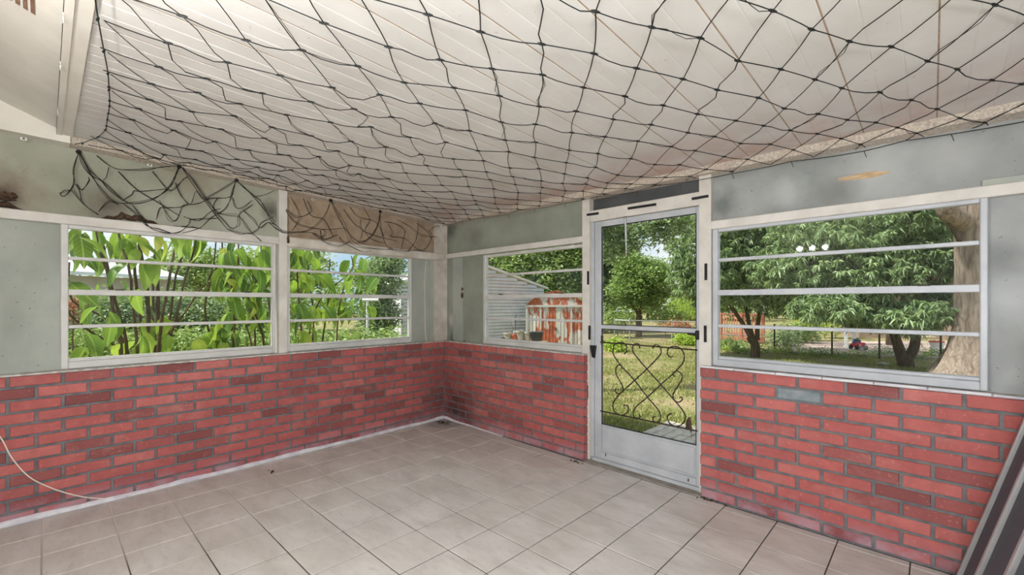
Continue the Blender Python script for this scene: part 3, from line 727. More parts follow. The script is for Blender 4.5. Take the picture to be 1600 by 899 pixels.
for y0, lst in ((1, [(x, .955, 0) for x in np.arange(-2.1, 2.36, .17)]),):
    pts = [(x, .965+.02*math.sin(x*9), net_z(x, .965)-.012*abs(math.sin(x*7))) for x, *_ in lst]
    for p, q in zip(pts, pts[1:]): strand(p, q, .006, .0022)
    for p in pts[::2]: cord.tube([p, (p[0]+.01, p[1]+.01, p[2]-.035)], .0016, 4, cap=False)
for k, p in P3.items():
    d = a_ if rng.random() < .5 else b_
    knot(p, (a_[0]-b_[0]*.15, a_[1]+.03, 0))
for p in hooks: knot(p, (1, .1, 0))
cord.build('cord_mesh', MT['net'], net); tag(knots.build('knots', MT['net'], net), kind='stuff')
# swags of the net hanging down in front of the left wall
Z8 = 340/1600
def wl(x, y, n=-.012): s, z = hit(100+x*Z8, 220+y*Z8, 'L', n); return (s, n + random.uniform(-.012, .012), z)
sw = [[(110,80),(75,200),(70,310),(40,370),(0,410),(-25,395),(5,365),(60,372),(110,430),(170,490),(255,545)],
      [(110,80),(130,170),(200,255),(290,300),(400,400),(430,430)], [(120,90),(180,210),(280,300),(330,360),(440,440),(520,462),(620,445),(720,390),(800,315),(840,195)],
      [(115,85),(200,260),(300,380),(380,450),(520,460),(660,430),(760,350),(820,260),(850,190)], [(180,270),(185,300),(130,360),(80,320),(110,360),(130,440)],
      [(240,110),(340,190),(420,210),(600,215),(720,190),(850,185)], [(400,225),(530,355),(700,460),(850,555)], [(650,225),(750,345),(810,360),(880,280),(910,270)],
      [(330,195),(310,270),(285,290)], [(430,440),(500,400),(520,365),(570,370),(750,355)], [(430,460),(540,550),(640,640),(760,680),(860,665),(920,610),(930,580),(1040,570),(1140,570)],
      [(870,195),(960,340),(1060,480),(1130,570),(1200,650)], [(870,195),(940,280),(1020,400),(1100,500),(1150,540)], [(820,310),(860,400),(930,470),(970,370),(1020,420),(1090,395),(1230,310),(1270,290)],
      [(930,470),(1000,460),(1080,420),(1200,420),(1240,380),(1260,300)], [(1260,300),(1240,400),(1180,500),(1080,570),(1000,640),(870,680)], [(1270,300),(1320,340),(1400,420),(1480,520),(1550,600)],
      [(1270,300),(1400,410),(1440,440),(1480,500),(1520,590),(1600,660)], [(1400,410),(1470,400),(1550,365)], [(700,440),(730,490),(780,575),(820,585),(850,540),(880,475),(930,468)],
      [(680,580),(700,500),(740,490),(850,490),(920,470)], [(1130,420),(1100,500),(1180,590),(1230,640),(1290,620),(1290,540),(1320,510),(1390,470)], [(1240,420),(1260,490),(1310,490),(1380,440)],
      [(1320,510),(1400,580),(1440,640),(1500,600),(1560,620)], [(1100,530),(1200,550),(1290,560),(1340,620),(1380,680)], [(1380,680),(1420,650),(1460,600),(1540,560)], [(880,560),(990,590),(1080,520),(1150,500)],
      [(500,470),(560,560),(600,620),(700,650),(790,680)], [(1200,650),(1290,690),(1380,680),(1450,740)], [(255,520),(330,440),(400,470)]]
hang = MB('L')
for c in sw:
    hang.tube(smooth_pts([wl(x+random.uniform(-14,14)*(0 < k < len(c)-1), y+random.uniform(-12,12)*(0 < k < len(c)-1)) for k, (x, y) in enumerate(c)], 4), .0017, 4, cap=False)
    hang.tube(smooth_pts([wl(*p) for p in c], 4), .0021, 4, cap=False)
Z2 = 300/899
def w2(x, y, n=-.012): s, z = hit(420+x*Z2, 260+y*Z2, 'L', n); return (s, n + random.uniform(-.008, .008), z)
sw2 = [[(290,160),(260,230),(200,290),(130,310),(60,310),(0,262)], [(290,160),(330,240),(370,310),(420,350),(480,330),(515,260),(520,215)], [(295,165),(350,260),(400,360),(500,385),(600,390)],
       [(520,215),(500,290),(450,350),(410,355)], [(520,215),(530,300),(550,370),(580,385)], [(80,200),(130,240),(200,210),(180,160)], [(80,205),(130,270),(250,295),(350,290)],
       [(560,270),(580,310),(570,330),(640,340),(700,390),(740,380),(760,330),(750,300)], [(620,390),(630,340),(640,300),(590,270),(540,260)], [(700,260),(690,340),(650,400)], [(430,250),(440,300),(520,330),(600,350)],
       [(0,262),(60,300),(200,310),(250,330),(270,310),(250,295)], [(330,330),(350,360),(440,400),(480,395)], [(750,300),(780,280),(800,285)], [(100,140),(140,230),(110,300)], [(160,150),(200,230),(260,250),(300,330)], [(240,300),(260,350),(330,370),(380,350)], [(350,200),(400,270),(440,300),(430,340)], [(380,190),(420,240),(500,260),(540,330)], [(600,250),(660,280),(720,320),(790,330)], [(560,385),(620,395),(700,395),(740,400)], [(690,265),(740,300),(760,340)], [(440,190),(470,250),(450,300),(480,340),(540,360)], [(200,310),(260,340),(320,320)]]
for c in sw2:
    hang.tube(smooth_pts([w2(x+random.uniform(-9,9)*(0 < k < len(c)-1), y+random.uniform(-8,8)*(0 < k < len(c)-1), n=.004) for k, (x, y) in enumerate(c)], 4), .0017, 4, cap=False)
    hang.tube(smooth_pts([w2(*p, n=.004) for p in c], 4), .0021, 4, cap=False)
hang.build('hanging_swag', MT['net'], net)
for k, (x, y) in enumerate(((110,80),(850,188),(1268,290))):
    p = wl(x, y, -.006); MB('L').ball(p, (.016,.014,.014), 8, 6, .5, seed=k).build('gathered_knot', MT['net'], net)
for k, (x, y) in enumerate(((290,160),(520,213))):
    p = w2(x, y, -.012); MB('L').ball(p, (.018,.014,.016), 8, 6, .5, seed=k+4).build('gathered_knot', MT['net'], net)
# ---- white clips on the trim, hooks on the fascia
clips = [((37,217),'on the cream beam above the dark wall stain'), ((234,258),'under the ceiling trim between the net swags'), ((489,312),'above the brown board')]
for (uv, where) in clips:
    s_, z_ = hit(*uv, 'L', .0); n_ = .02 if uv[0] < 60 else -.012
    s_, z_ = hit(*uv, 'L', n_+.004)
    r0 = thing('cable_clip', 'small white plastic clip ' + where, 'clip', P('L', s_, n_, z_), 'white clips along the left wall top')
    MB('L').box(s_-.014, s_+.014, n_-.001, n_+.008, z_-.008, z_+.008, bev=.002).build('body', MT['white_plastic'], r0)
    MB('L').box(s_-.0055, s_+.0055, n_+.008, n_+.011, z_-.004, z_+.004).build('nail_head', MT['dark_metal'], r0)
for k, (uv, where) in enumerate((((113,26),'nearest the top of the picture'), ((107,101),'middle of three'), ((100,172),'nearest the wall beam'))):
    p = fl(*uv, ceil_z(-1,-2.07)-.018)
    m_ = MB(); c = Vector((p[0], -2.072, p[2])); pts = [c+Vector((.018*math.cos(t)-.0, 0.-.004, -.016-.018*math.sin(t))) for t in np.linspace(-1.6, 3.4, 12)]
    m_.tube([c+Vector((0,0,.01))]+pts[:1]+pts[1:], .0022, 6)
    tag(m_.build('cup_hook', MT['wood'], base=tuple(c), smooth=True), 'white screw hook under the fascia strip, ' + where, 'hook', 'hooks along the fascia strip')
# ---- nests and dirt on the header beams
def heap(u0, v0, u1, v1, h, label, w='L', n0=-.075, seed=0):
    (sa, za_), (sb, zb__) = hit(u0, v0, w, n0), hit(u1, v1, w, n0); m_ = MB(w); k = 16
    vs = []; nn = 5
    for i in range(k+1):
        t = i/k; s = sa+(sb-sa)*t; hh = h*math.sin(math.pi*t)**.8*(1+.6*noise.noise(Vector((t*5, seed, 0))))*(.5+.5*(1 if abs(t-.35)<.35 else .5))
        for j in range(nn):
            u = j/(nn-1); vs.append((s, n0-.022+.046*u, max(za_+(zb__-za_)*t*0 - .002, za_) + hh*math.sin(math.pi*(.12+.76*u))*(1+.5*noise.noise(Vector((t*9, u*4, seed))))-.004))
    m_.add(vs, [(i*nn+j, i*nn+j+1, (i+1)*nn+j+1, (i+1)*nn+j)[::-1] for i in range(k) for j in range(nn-1)])
    tag(m_.build('dirt_heap', MT['debris'], base=P(w, sa, n0, za_), smooth=False), label, 'dirt heap')
zt_beam = 1.924
def heap_s(s0, s1, h, label, seed): 
    w = 'L'; n0 = -.076; m_ = MB(w); k = 18; nn = 5; vs = []
    for i in range(k+1):
        t = i/k; s = s0+(s1-s0)*t; hh = h*max(.05, math.sin(math.pi*t))*(1+.7*noise.noise(Vector((t*6, seed*2.1, 0))))
        for j in range(nn):
            u = j/(nn-1); vs.append((s, n0-.024+.048*u, zt_beam - .003 + max(.0, hh*math.sin(math.pi*(.1+.8*u))*(1+.5*noise.noise(Vector((t*14, u*4, seed))))) ))
    m_.add(vs, [(i*nn+j, i*nn+j+1, (i+1)*nn+j+1, (i+1)*nn+j)[::-1] for i in range(k) for j in range(nn-1)])
    tag(m_.build('dirt_heap', MT['debris'], base=P(w, (s0+s1)/2, n0, zt_beam)), label, 'dirt heap')
heap_s(3.29, 3.6, .05, 'brown mud heap on the header beam at the far left of the wall', 1)
heap_s(2.62, 2.95, .06, 'dark heap of dirt on the header beam below the first net swag', 2)
heap_s(2.3, 2.58, .016, 'thin line of dirt on the header beam right of the dark heap', 3)
s_, z_ = hit(8, 307, 'L', -.09)
m_ = MB('L').ball((s_, -.085, z_), (.055,.022,.024), 12, 8, .7, seed=3)
tag(m_.build('mud_nest', MT['debris'], base=P('L', s_, -.09, z_)), 'black mud nest stuck to the upper panel at the far left', 'nest')
s_, z_ = hit(450, 375, 'L', -.02)
m_ = MB('L').ball((s_, -.018, z_), (.012,.012,.03), 10, 8, .5, seed=5)
tag(m_.build('wasp_nest', MT['dead_leaf'], base=P('L', s_, -.02, z_)), 'small brown wasp nest on the beam end beside the white post', 'nest')
for k, (u, v, r_) in enumerate(((686, 512, .016), (722, 462, .02), (725, 535, .03), (708, 533, .03), (722, 452, .012))):
    s_, z_ = hit(u, v, 'B', -.09); 
    m_ = MB('B').ball((s_, -.092, z_), (r_, .012, r_*1.6 if v < 520 else r_*.5), 10, 7, .6, seed=k+8)
    tag(m_.build('mud_dab', MT['debris'], base=P('B', s_, -.1, z_)), ['black mud dab low beside the corner post', 'tall black mud dab on the panel seam near the corner', 'dark dirt pile on the sill at the panel seam', 'dark dirt pile on the sill next to the corner post', 'small black mud dab above the tall one'][k], 'nest', 'mud dabs at the room corner')
# loose white cord on panel by window 2
s_, z_ = hit(667, 410, 'L', -.05); zz = SILL+.012
tag(MB('L').tube(smooth_pts([(s_,-.06,1.85),(s_+.003,-.085,1.6),(s_-.004,-.09,1.3),(s_-.006,-.09,1.05),(s_-.016,-.085,zz)]), .004, 6).build('hanging_string', MT['cable'], base=P('L', s_, -.06, zz), smooth=True), 'white cord hanging down the narrow panel by the corner', 'string')
# ---- white cable on the floor and left wall
cp = [(-40,640),(0,683),(18,715),(45,745),(80,763),(120,775),(150,779)]
pts = [P('L', *((lambda q: (q[0], .012, q[1]))(hit(u, v, 'L', .012)))) for u, v in cp]
pts += [tuple(fl(u, v, .006)) for u, v in ((180,779),(215,772),(255,757),(290,745),(300,738))]
tag(MB().tube(smooth_pts(pts, 6), .0038, 6).build('cable', MT['cable'], base=pts[7], smooth=True), 'thin white cable drooping down the brick wall onto the floor', 'cable')
# bits of dirt on floor tiles
for k, (u, v, lb) in enumerate(((428,738,'dark crumb of dirt on a tile near the left wall'), (900,722,'dark dead twig bit by the brick pier foot'), (1115,783,'black crumbs of dirt in the gap right of the door'), (693,660,'black dirt heap in the room corner'))):
    p = fl(u, v, 0); m_ = MB()
    for q in range(10 if k < 3 else 26):
        sp = (.03, .05, .06, .05)[k]
        m_.ball((p[0]+rng.normal(0, sp)*.7, p[1]-abs(rng.normal(0, sp*.4)), .004), (rng.uniform(.004,.012), rng.uniform(.004,.01), .005), 6, 4, .4, seed=q)
    tag(m_.build('floor_dirt', MT['debris'], base=(p[0], p[1], 0)), lb, 'dirt', kind='stuff')

# ---- aluminium screen frames leaning at the right
tl = R(15)
def lean(s0, n, up): return (s0 + up*math.sin(tl), n, up*math.cos(tl))
def frame_panel(s0, n0, n1, h, mids, label, thick=.028):
    root = thing('screen_frame', label, 'screen frame', P('B', s0, (n0+n1)/2, 0), 'old screen frames leaning at the right wall')
    cx, sx = math.cos(tl), math.sin(tl)
    def bar(na, nb, ua, ub, t0, t1, name, mat):
        vs = []
        for u in (ua, ub):
            for t, n in ((t0,na),(t0,nb),(t1,nb),(t1,na)):
                q = lean(s0, n, u); vs.append((q[0]+t*cx, q[1], max(.002, q[2]-t*sx)))
        MB('B').add(vs, [(0,1,2,3),(7,6,5,4),(4,5,1,0),(5,6,2,1),(6,7,3,2),(7,4,0,3)]).build(name, MT[mat], root)
    w = .034
    bar(n0, n0+w, .006, h, 0, thick, 'stile', 'frame_metal'); bar(n1-w, n1, .006, h, 0, thick, 'stile', 'frame_metal')
    for m in mids: bar(m, m+w, .03, h-.03, .0, thick, 'mullion', 'frame_metal')
    bar(n0, n1, .006, .04, 0, thick, 'rail', 'frame_metal'); bar(n0, n1, h-.034, h, 0, thick, 'rail', 'frame_metal')
    ed = [n0] + list(mids) + [n1-w]
    for k, (a, b) in enumerate(zip(ed, ed[1:])): bar(a+w, b, .04, h-.034, thick*.55, thick*.75, 'screen', 'screen_grey')
    return root
frame_panel(4.224, .07, 1.24, 1.32, [.46, .90], 'leaning aluminium frame with grey screen, nearest the brick wall')
frame_panel(4.262, .5, 1.6, 1.24, [1.3], 'leaning aluminium frame behind the first, farther from the brick wall')

# ================================================================== OUTSIDE
GZ = -.12
MBg = MB(); N = 44
xs = np.concatenate([np.linspace(-60, -14, 8)[:-1], np.linspace(-14, 12, 44), np.linspace(12, 40, 6)[1:]]); ys_ = np.concatenate([np.linspace(-20, -4, 5)[:-1], np.linspace(-4, 24, 46), np.linspace(24, 70, 8)[1:]])
V = []; 
def gz(x, y):
    near = max(0, 1-max(0, max(-2.6-x, y-1.4))/1.2) if (x > -4 and y < 2.8) else 0
    return GZ - .06*near + .03*noise.noise(Vector((x*.5, y*.5, 0)))*(1-near) - .03
for y in ys_:
    for x in xs: V.append((x, y, gz(x, y) if not (-2.7 < x < 2.8 and -3.2 < y < 1.5) else -.2))
nx = len(xs); F = [(j*nx+i, j*nx+i+1, (j+1)*nx+i+1, (j+1)*nx+i) for j in range(len(ys_)-1) for i in range(nx-1)]
ground = tag(raw_mesh('ground', V, F, MT['lawn'], smooth=True), kind='structure')
# grass blades seen through the door and windows
def grass(name, n, area, h, lab):
    pts = []
    while len(pts) < n:
        d = 4.2*(18/4.2)**rng.random(); u = rng.uniform(*area); q = FW*d + RT*d*(u-800)/FPX + CAM[:2]
        if noise.noise(Vector((q[0]*.8, q[1]*.8, 3))) + rng.normal(0,.16) > .0: pts.append(q)
    pts = np.array(pts); z = np.array([gz(*p) for p in pts]); k = len(pts)
    an = rng.uniform(0, 6.28, k); hh = h*rng.uniform(.5, 1.3, k); ww = .010*rng.uniform(.7, 1.6, k); le = rng.normal(0, .45, (k,2))*hh[:,None]
    A = np.c_[pts[:,0]-np.cos(an)*ww, pts[:,1]-np.sin(an)*ww, z]; B = np.c_[pts[:,0]+np.cos(an)*ww, pts[:,1]+np.sin(an)*ww, z]; Cc = np.c_[pts+le, z+hh]
    V = np.stack([A,B,Cc],1).reshape(-1,3); F = np.arange(3*k).reshape(-1,3)
    return tag(raw_mesh(name, V, F, MT['grass_blade'], rnd=np.repeat(rng.random(k),3)), lab, 'grass', kind='stuff')
grass('grass', 60000, (880, 1560), .045, 'short patchy lawn grass behind the porch')
# paver slab by the door
pv = fl(1060, 685, -.13)
pav = thing('paver_step', 'row of pale brick pavers laid in the grass outside the door', 'paving', (pv[0], pv[1], -.14))
for i in range(6):
    for j in range(3):
        x = -.42 + i*.112; y = 2.42 + j*.225
        MB().box(x, x+.102, y, y+.215, -.19, -.085+random.uniform(-.006,.006), bev=.006).build('paver', MT['paver'], pav)

# ---- foliage tools
def leaves(centers, dirs, ln, wd, droop=.3, fold=.25):
    """folded two-triangle-pair leaves: base at centre, along dir"""
    c = np.asarray(centers); d = np.asarray(dirs); d = d/np.linalg.norm(d, axis=1)[:,None]; k = len(c)
    up = np.tile([0,0,1.], (k,1)); sd = np.cross(d, up); nn = np.linalg.norm(sd, axis=1)[:,None]; sd = np.where(nn > 1e-4, sd/np.maximum(nn,1e-4), [1,0,0])
    rot = rng.normal(0, .7, k)[:,None]; nrm = np.cross(sd, d); sd = sd*np.cos(rot) + nrm*np.sin(rot); nrm = np.cross(sd, d)
    ln = np.asarray(ln).reshape(-1,1); wd = np.asarray(wd).reshape(-1,1)
    mid = c + d*ln*.5; tip = c + d*ln - up*ln*droop*.5
    Lf = mid + sd*wd*.5 + nrm*wd*fold; Rf = mid - sd*wd*.5 + nrm*wd*fold
    V = np.stack([c, Lf, tip, Rf], 1).reshape(-1,3); o = np.arange(k)[:,None]*4
    return V, np.concatenate([o+np.array([[0,2,1]]), o+np.array([[0,3,2]])])
def rand_dirs(k, zlo=-1, zhi=1):
    z = rng.uniform(zlo, zhi, k); a = rng.uniform(0, 6.283, k); r_ = np.sqrt(1-z*z); return np.c_[r_*np.cos(a), r_*np.sin(a), z]
def blob_points(ells, n, shell=.55):
    w = np.array([e[1][0]*e[1][1]*e[1][2] for e in ells])**(2/3); w = w/w.sum(); res = []
    for e, q in zip(ells, w):
        k = max(3, int(n*q)); d = rand_dirs(k); r_ = shell + (1-shell)*rng.random(k)**.7
        res.append(np.array(e[0]) + d*r_[:,None]*np.array(e[1]))
    return np.concatenate(res)
def crown(name, ells, nclu, per, ln, wd, mat, parent, style='round', shell=.5, visible_only=None):
    C = blob_points(ells, nclu, shell); k = len(C)
    if style == 'mango':
        base = np.repeat(C, per, 0); d = rand_dirs(k*per, -1, .35); dr = .7
    else:
        base = np.repeat(C, per, 0) + rng.normal(0, ln*.8, (k*per,3)); d = rand_dirs(k*per, -.7, .5); dr = .3
    L_ = ln*rng.uniform(.6, 1.25, k*per); W_ = wd*rng.uniform(.7, 1.25, k*per)
    V, F = leaves(base, d, L_, W_, dr)
    cl = np.repeat(rng.random(k), per)*.6 + rng.random(k*per)*.4
    return tag(raw_mesh(name, V, F, mat, parent, rnd=np.repeat(cl, 4)), kind='stuff')
def limb(pts, r0, r1, name, mat, parent, k=8, wob=.02):
    p = smooth_pts(pts, 4); n = len(p)
    p = [q + Vector((noise.noise(q*2.1), noise.noise(q*2.1+Vector((7,0,0))), 0))*wob for q in p]
    return MB().tube(p, [r0+(r1-r0)*i/(n-1) for i in range(n)], k).build(name, mat, parent, smooth=True)

def A(u, v, d): return Vector(at(u, v, d))
def G(u, d):
    q = at(u, 500, d); return Vector((q[0], q[1], gz(q[0], q[1])-.02))

# ---- big tree with flared trunk (right window)
bt = thing('big_tree', 'thick rough-barked trunk with flaring root seen at the right of the right window', 'tree', G(1530, 8.9))
d0 = 8.9; prof = [(1512,600,.62),(1514,590,.54),(1516,570,.44),(1519,545,.37),(1521,510,.33),(1522,470,.31),(1522,420,.29),(1521,360,.29),(1522,300,.32),(1524,200,.30),(1526,80,.28)]
vs = []; kk = 28
for i, (u, v, r_) in enumerate(prof):
    c = at(u, v, d0)
    for j in range(kk):
        a = 2*math.pi*j/kk; dirv = np.array([math.cos(a), math.sin(a)]); side = -dirv @ RT
        ro = r_*(1 + .07*math.sin(a*5+i*.4)*(1 + (2.2 if i < 3 else 0)*.6) + .06*noise.noise(Vector((math.cos(a)*2, math.sin(a)*2, i*.9))))
        if i < 4: ro *= 1 + .35*max(0, side)*(4-i)/4
        vs.append((c[0]+dirv[0]*ro, c[1]+dirv[1]*ro, c[2] - (.1 if i == 0 else 0)))
MBt = MB().add(vs, [(i*kk+j, i*kk+(j+1) % kk, (i+1)*kk+(j+1) % kk, (i+1)*kk+j) for i in range(len(prof)-1) for j in range(kk)])
MBt.build('trunk', MT['bark_big'], bt, smooth=True)
limb([A(1512,352,d0), A(1492,340,d0-.15), A(1480,330,d0-.3), A(1484,318,d0-.4)], .2, .14, 'branch_stub', MT['bark_big'], bt, 12)
limb([A(1505,385,d0), A(1490,362,d0-.1), A(1482,350,d0-.2), A(1478,335,d0-.2)], .035, .02, 'branch', MT['bark'], bt)
limb([A(1524,150,d0), A(1440,60,d0-1), A(1300,20,d0-2)], .2, .08, 'bough', MT['bark_big'], bt)
crown('foliage', [(A(1440,20,8), (1.2,1.0,.6)), (A(1300,0,7.5), (1.0,.9,.5))], 160, 12, .14, .05, MT['leaf_dark'], bt)

# ---- mango trees beyond
def mango(label, base, stems, ells, n, ln=.155, per=12):
    r0 = thing('mango_tree', label, 'tree', base, 'mango trees behind the porch')
    for k, (pts, a, b_) in enumerate(stems): limb(pts, a, b_, 'trunk' if k == 0 else 'stem', MT['bark'], r0)
    crown('foliage', ells, n, per, ln, ln*.23, MT['leaf_mango'], r0, 'mango', .35)
    return r0
d1 = 12.4; b1 = G(1180, d1)
mango('mango tree with several thin slanting stems beyond the left part of the right window', b1,
  [([b1, A(1180,540,d1), A(1172,527,d1)], .13, .11), ([A(1176,532,d1), A(1160,505,d1), A(1143,480,d1), A(1130,455,d1)], .07, .04), ([A(1178,532,d1), A(1170,505,d1), A(1165,480,d1+.2), A(1150,450,d1+.3)], .065, .04), ([A(1183,532,d1), A(1185,500,d1), A(1192,470,d1), A(1200,440,d1)], .065, .04)],
  [(A(1098,395,d1-.2), (1.0,1.0,1.5)), (A(1150,430,d1), (1.3,1.2,1.0)), (A(1218,452,d1-.6), (1.2,.9,.7)), (A(1200,370,d1+.3), (1.9,1.5,1.2)), (A(1090,435,d1), (.8,.8,.6)), (A(1130,330,d1+.5), (1.2,1.3,1.0)), (A(1270,340,d1+.2), (1.5,1.3,1.1))], 4200)
d2 = 10.4; b2 = G(1415, d2)
mango('mango tree with a forked trunk just left of the thick rough trunk', b2,
  [([b2, A(1414,565,d2), A(1412,556,d2)], .17, .14), ([A(1411,562,d2), A(1404,545,d2), A(1396,520,d2), A(1390,490,d2), A(1385,450,d2)], .12, .06), ([A(1416,562,d2), A(1427,545,d2), A(1433,520,d2), A(1440,480,d2), A(1455,420,d2), A(1462,370,d2+.3), A(1465,320,d2+.4)], .11, .05), ([A(1385,450,d2), A(1350,400,d2), A(1300,370,d2)], .06, .03), ([A(1450,430,d2), A(1475,405,d2), A(1490,385,d2)], .05, .03)],
  [(A(1330,430,d2), (1.3,1.1,.85)), (A(1290,480,d2-.6), (.75,.6,.35)), (A(1420,492,d2-.9), (.75,.55,.42)), (A(1360,495,d2-.4), (.7,.5,.35)), (A(1470,475,d2-.2), (.6,.6,.45)), (A(1430,400,d2), (1.2,1.0,.75)), (A(1290,370,d2+.2), (1.3,1.1,.8)), (A(1380,340,d2+.3), (1.5,1.2,.8)), (A(1470,350,d2+.8), (.9,.9,.8)), (A(1240,420,d2+.4), (1.0,.9,.7))], 4600)
dm = 14.5
mango('mango tree crown filling the gaps behind the other two', G(1392, dm+1), [([G(1392,dm+1), A(1392,480,dm+1), A(1390,420,dm+1)], .14, .08)],
  [(A(1250,350,dm), (2.2,1.4,1.5)), (A(1400,350,dm+.5), (2.6,1.4,1.6)), (A(1330,420,dm), (2.0,1.2,1.0)), (A(1480,390,dm), (1.6,1.2,1.5)), (A(1160,360,dm+1), (1.8,1.3,1.5))], 900)

# ---- trees seen through the door and over the sheds
def tree(name, label, base, stems, ells, n, ln, wd, mat, group='trees behind the sheds', per=12):
    r0 = thing(name, label, 'tree', base, group)
    for k, (pts, a, b_) in enumerate(stems): limb(pts, a, b_, 'trunk' if k == 0 else 'branch', MT['bark'], r0)
    crown('foliage', ells, n, per, ln, wd, MT[mat], r0)
    return r0
d3 = 20; b3 = G(998, d3)
tree('round_tree', 'bright green round-crowned tree standing beyond the wire fence', b3, [([b3, A(998,500,d3), A(998,488,d3)], .16, .12), ([A(998,492,d3), A(988,478,d3), A(980,466,d3)], .07, .05), ([A(998,492,d3), A(1004,470,d3), A(1006,450,d3)], .08, .05)],
  [(A(1002,430,d3), (1.3,1.2,.75)), (A(985,452,d3), (1.1,1.0,.6)), (A(1025,448,d3), (1.0,.9,.65)), (A(985,412,d3), (.7,.8,.45)), (A(1030,425,d3), (.5,.6,.4)), (A(1005,468,d3), (.9,.8,.4))], 1000, .16, .08, 'leaf_round')
d4 = 24
tree('oak_tree', 'tall grey-green tree rising behind the rusty shed', G(935, d4), [([G(935,d4), A(935,470,d4), A(938,420,d4), A(945,380,d4)], .3, .12), ([A(938,420,d4), A(965,390,d4), A(990,370,d4)], .12, .05)],
  [(A(945,430,d4), (1.6,1.5,1.5)), (A(960,395,d4), (1.5,1.4,1.1)), (A(925,400,d4), (1.8,1.5,1.6)), (A(965,450,d4+1), (1.1,1.1,.9)), (A(940,355,d4), (1.3,1.3,.7)), (A(962,372,d4), (.9,.9,1.0)), (A(955,420,d4-.5), (1.2,1.0,1.2))], 1100, .22, .11, 'leaf_dark')
d5 = 23
tree('hedge_tree', 'pale green tree mass spreading behind the siding building and shed', G(840, d5), [([G(840,d5), A(840,470,d5), A(845,410,d5)], .3, .15)],
  [(A(790,410,d5), (1.8,1.5,1.2)), (A(850,405,d5), (1.9,1.5,1.4)), (A(895,415,d5), (1.6,1.5,1.5)), (A(830,440,d5), (2.2,1.4,.9)), (A(770,395,d5), (1.2,1.2,1.0)), (A(720,420,d5), (1.6,1.2,1.2)), (A(890,380,d5), (1.5,1.4,.8))], 1500, .24, .12, 'leaf_back')
d6 = 7.5
tree('overhanging_branch', 'dark leafy bough overhanging the top of the door view', G(926, d6), [([G(926,d6), A(926,450,d6), A(928,370,d6), A(950,330,d6)], .09, .06), ([A(915,380,d6), A(960,372,d6), A(1000,350,d6), A(1040,330,d6)], .03, .012), ([A(930,350,d6), A(980,340,d6), A(1060,318,d6)], .03, .01)],
  [(A(955,385,d6), (.22,.25,.2)), (A(985,372,d6), (.3,.25,.16)), (A(1010,352,d6), (.36,.3,.16)), (A(1035,368,d6), (.14,.2,.1)), (A(1055,338,d6), (.3,.25,.1)), (A(950,350,d6), (.2,.25,.2)), (A(930,340,d6), (.3,.25,.25)), (A(1030,345,d6), (.3,.25,.08)), (A(1075,352,d6), (.1,.2,.1))], 300, .1, .036, 'leaf_dark')
for k, (u, v, d, sz, mat, lb) in enumerate(((1040,492,21,(.9,.8,.5),'leaf_back','pale dry shrub right of the round tree'), (1062,478,22,(.8,.8,.9),'leaf_yellow','twiggy yellow-green shrub behind the wire fence'), (1085,480,23.5,(.6,.6,.6),'leaf_yellow','light green shrub by the right door edge'), (965,500,19.5,(.8,.6,.4),'leaf_back','low shrub by the corner of the rusty shed'),
     (1060,512,18.5,(.7,.5,.25),'leaf_red','low reddish shrub at the fence'), (1075,530,16,(.6,.5,.2),'leaf_yellow','weedy clump in the lawn by the fence'), (962,545,14,(.25,.25,.22),'leaf_yellow','small bush in the lawn by the shed corner'),
     (1225,530,15.2,(.5,.5,.4),'leaf_dark','dark strappy bush beside the red deck'), (1275,505,17.5,(.9,.7,.6),'leaf_yellow','bright yellow-green bush behind the paving'), (1250,520,16.5,(.6,.5,.35),'leaf_round','light green bush left of the yellow one'), (1305,490,19,(.8,.7,.9),'leaf_yellow','tall yellow-green shrub beside the white post'), (1140,545,14.5,(.6,.4,.2),'leaf_back','ground cover under the red deck'))):
    c = A(u, v, d); b_ = G(u, d); r0 = thing('shrub', lb, 'shrub', b_, 'shrubs in the yard')
    limb([b_, (b_+c)/2, c], .02, .012, 'stem', MT['stem'], r0, 5)
    crown('foliage', [((c.x, c.y, max(c.z, b_.z+sz[2]*.7)), sz)], 90, 12, .13, .05, MT[mat], r0, shell=.2)
# weeds along the chain-link fence
for k in range(26):
    u = 1135 + k*15.2; d = 13.4 - 1.6*(k/26) + random.uniform(-.3,.3); b_ = G(u, d)
    r0 = thing('weed', 'leafy weed in the strip along the yard fence', 'weed', b_, 'weeds along the yard fence')
    limb([b_, b_+Vector((.02,0,.12))], .006, .004, 'stem', MT['stem'], r0, 4)
    h_ = random.uniform(.08,.2)
    crown('foliage', [((b_.x,b_.y,b_.z+h_*.7), (.22,.22,h_*.6))], 12, 8, .09, .04, MT[random.choice(['leaf_round','leaf_yellow','leaf_back'])], r0, shell=.1)

# ---- buildings in the yard
def quad_wall(m, a, b_, z0, z1, t): pass
def oriented(a, b_):
    a, b_ = np.array(a[:2]), np.array(b_[:2]); d = (b_-a)/np.linalg.norm(b_-a); n = np.array([d[1], -d[0]]); return a, d, n, np.linalg.norm
def place(m, a, d, n, pts): return [(a[0]+d[0]*x+n[0]*y, a[1]+d[1]*x+n[1]*y, z) for x, y, z in pts]
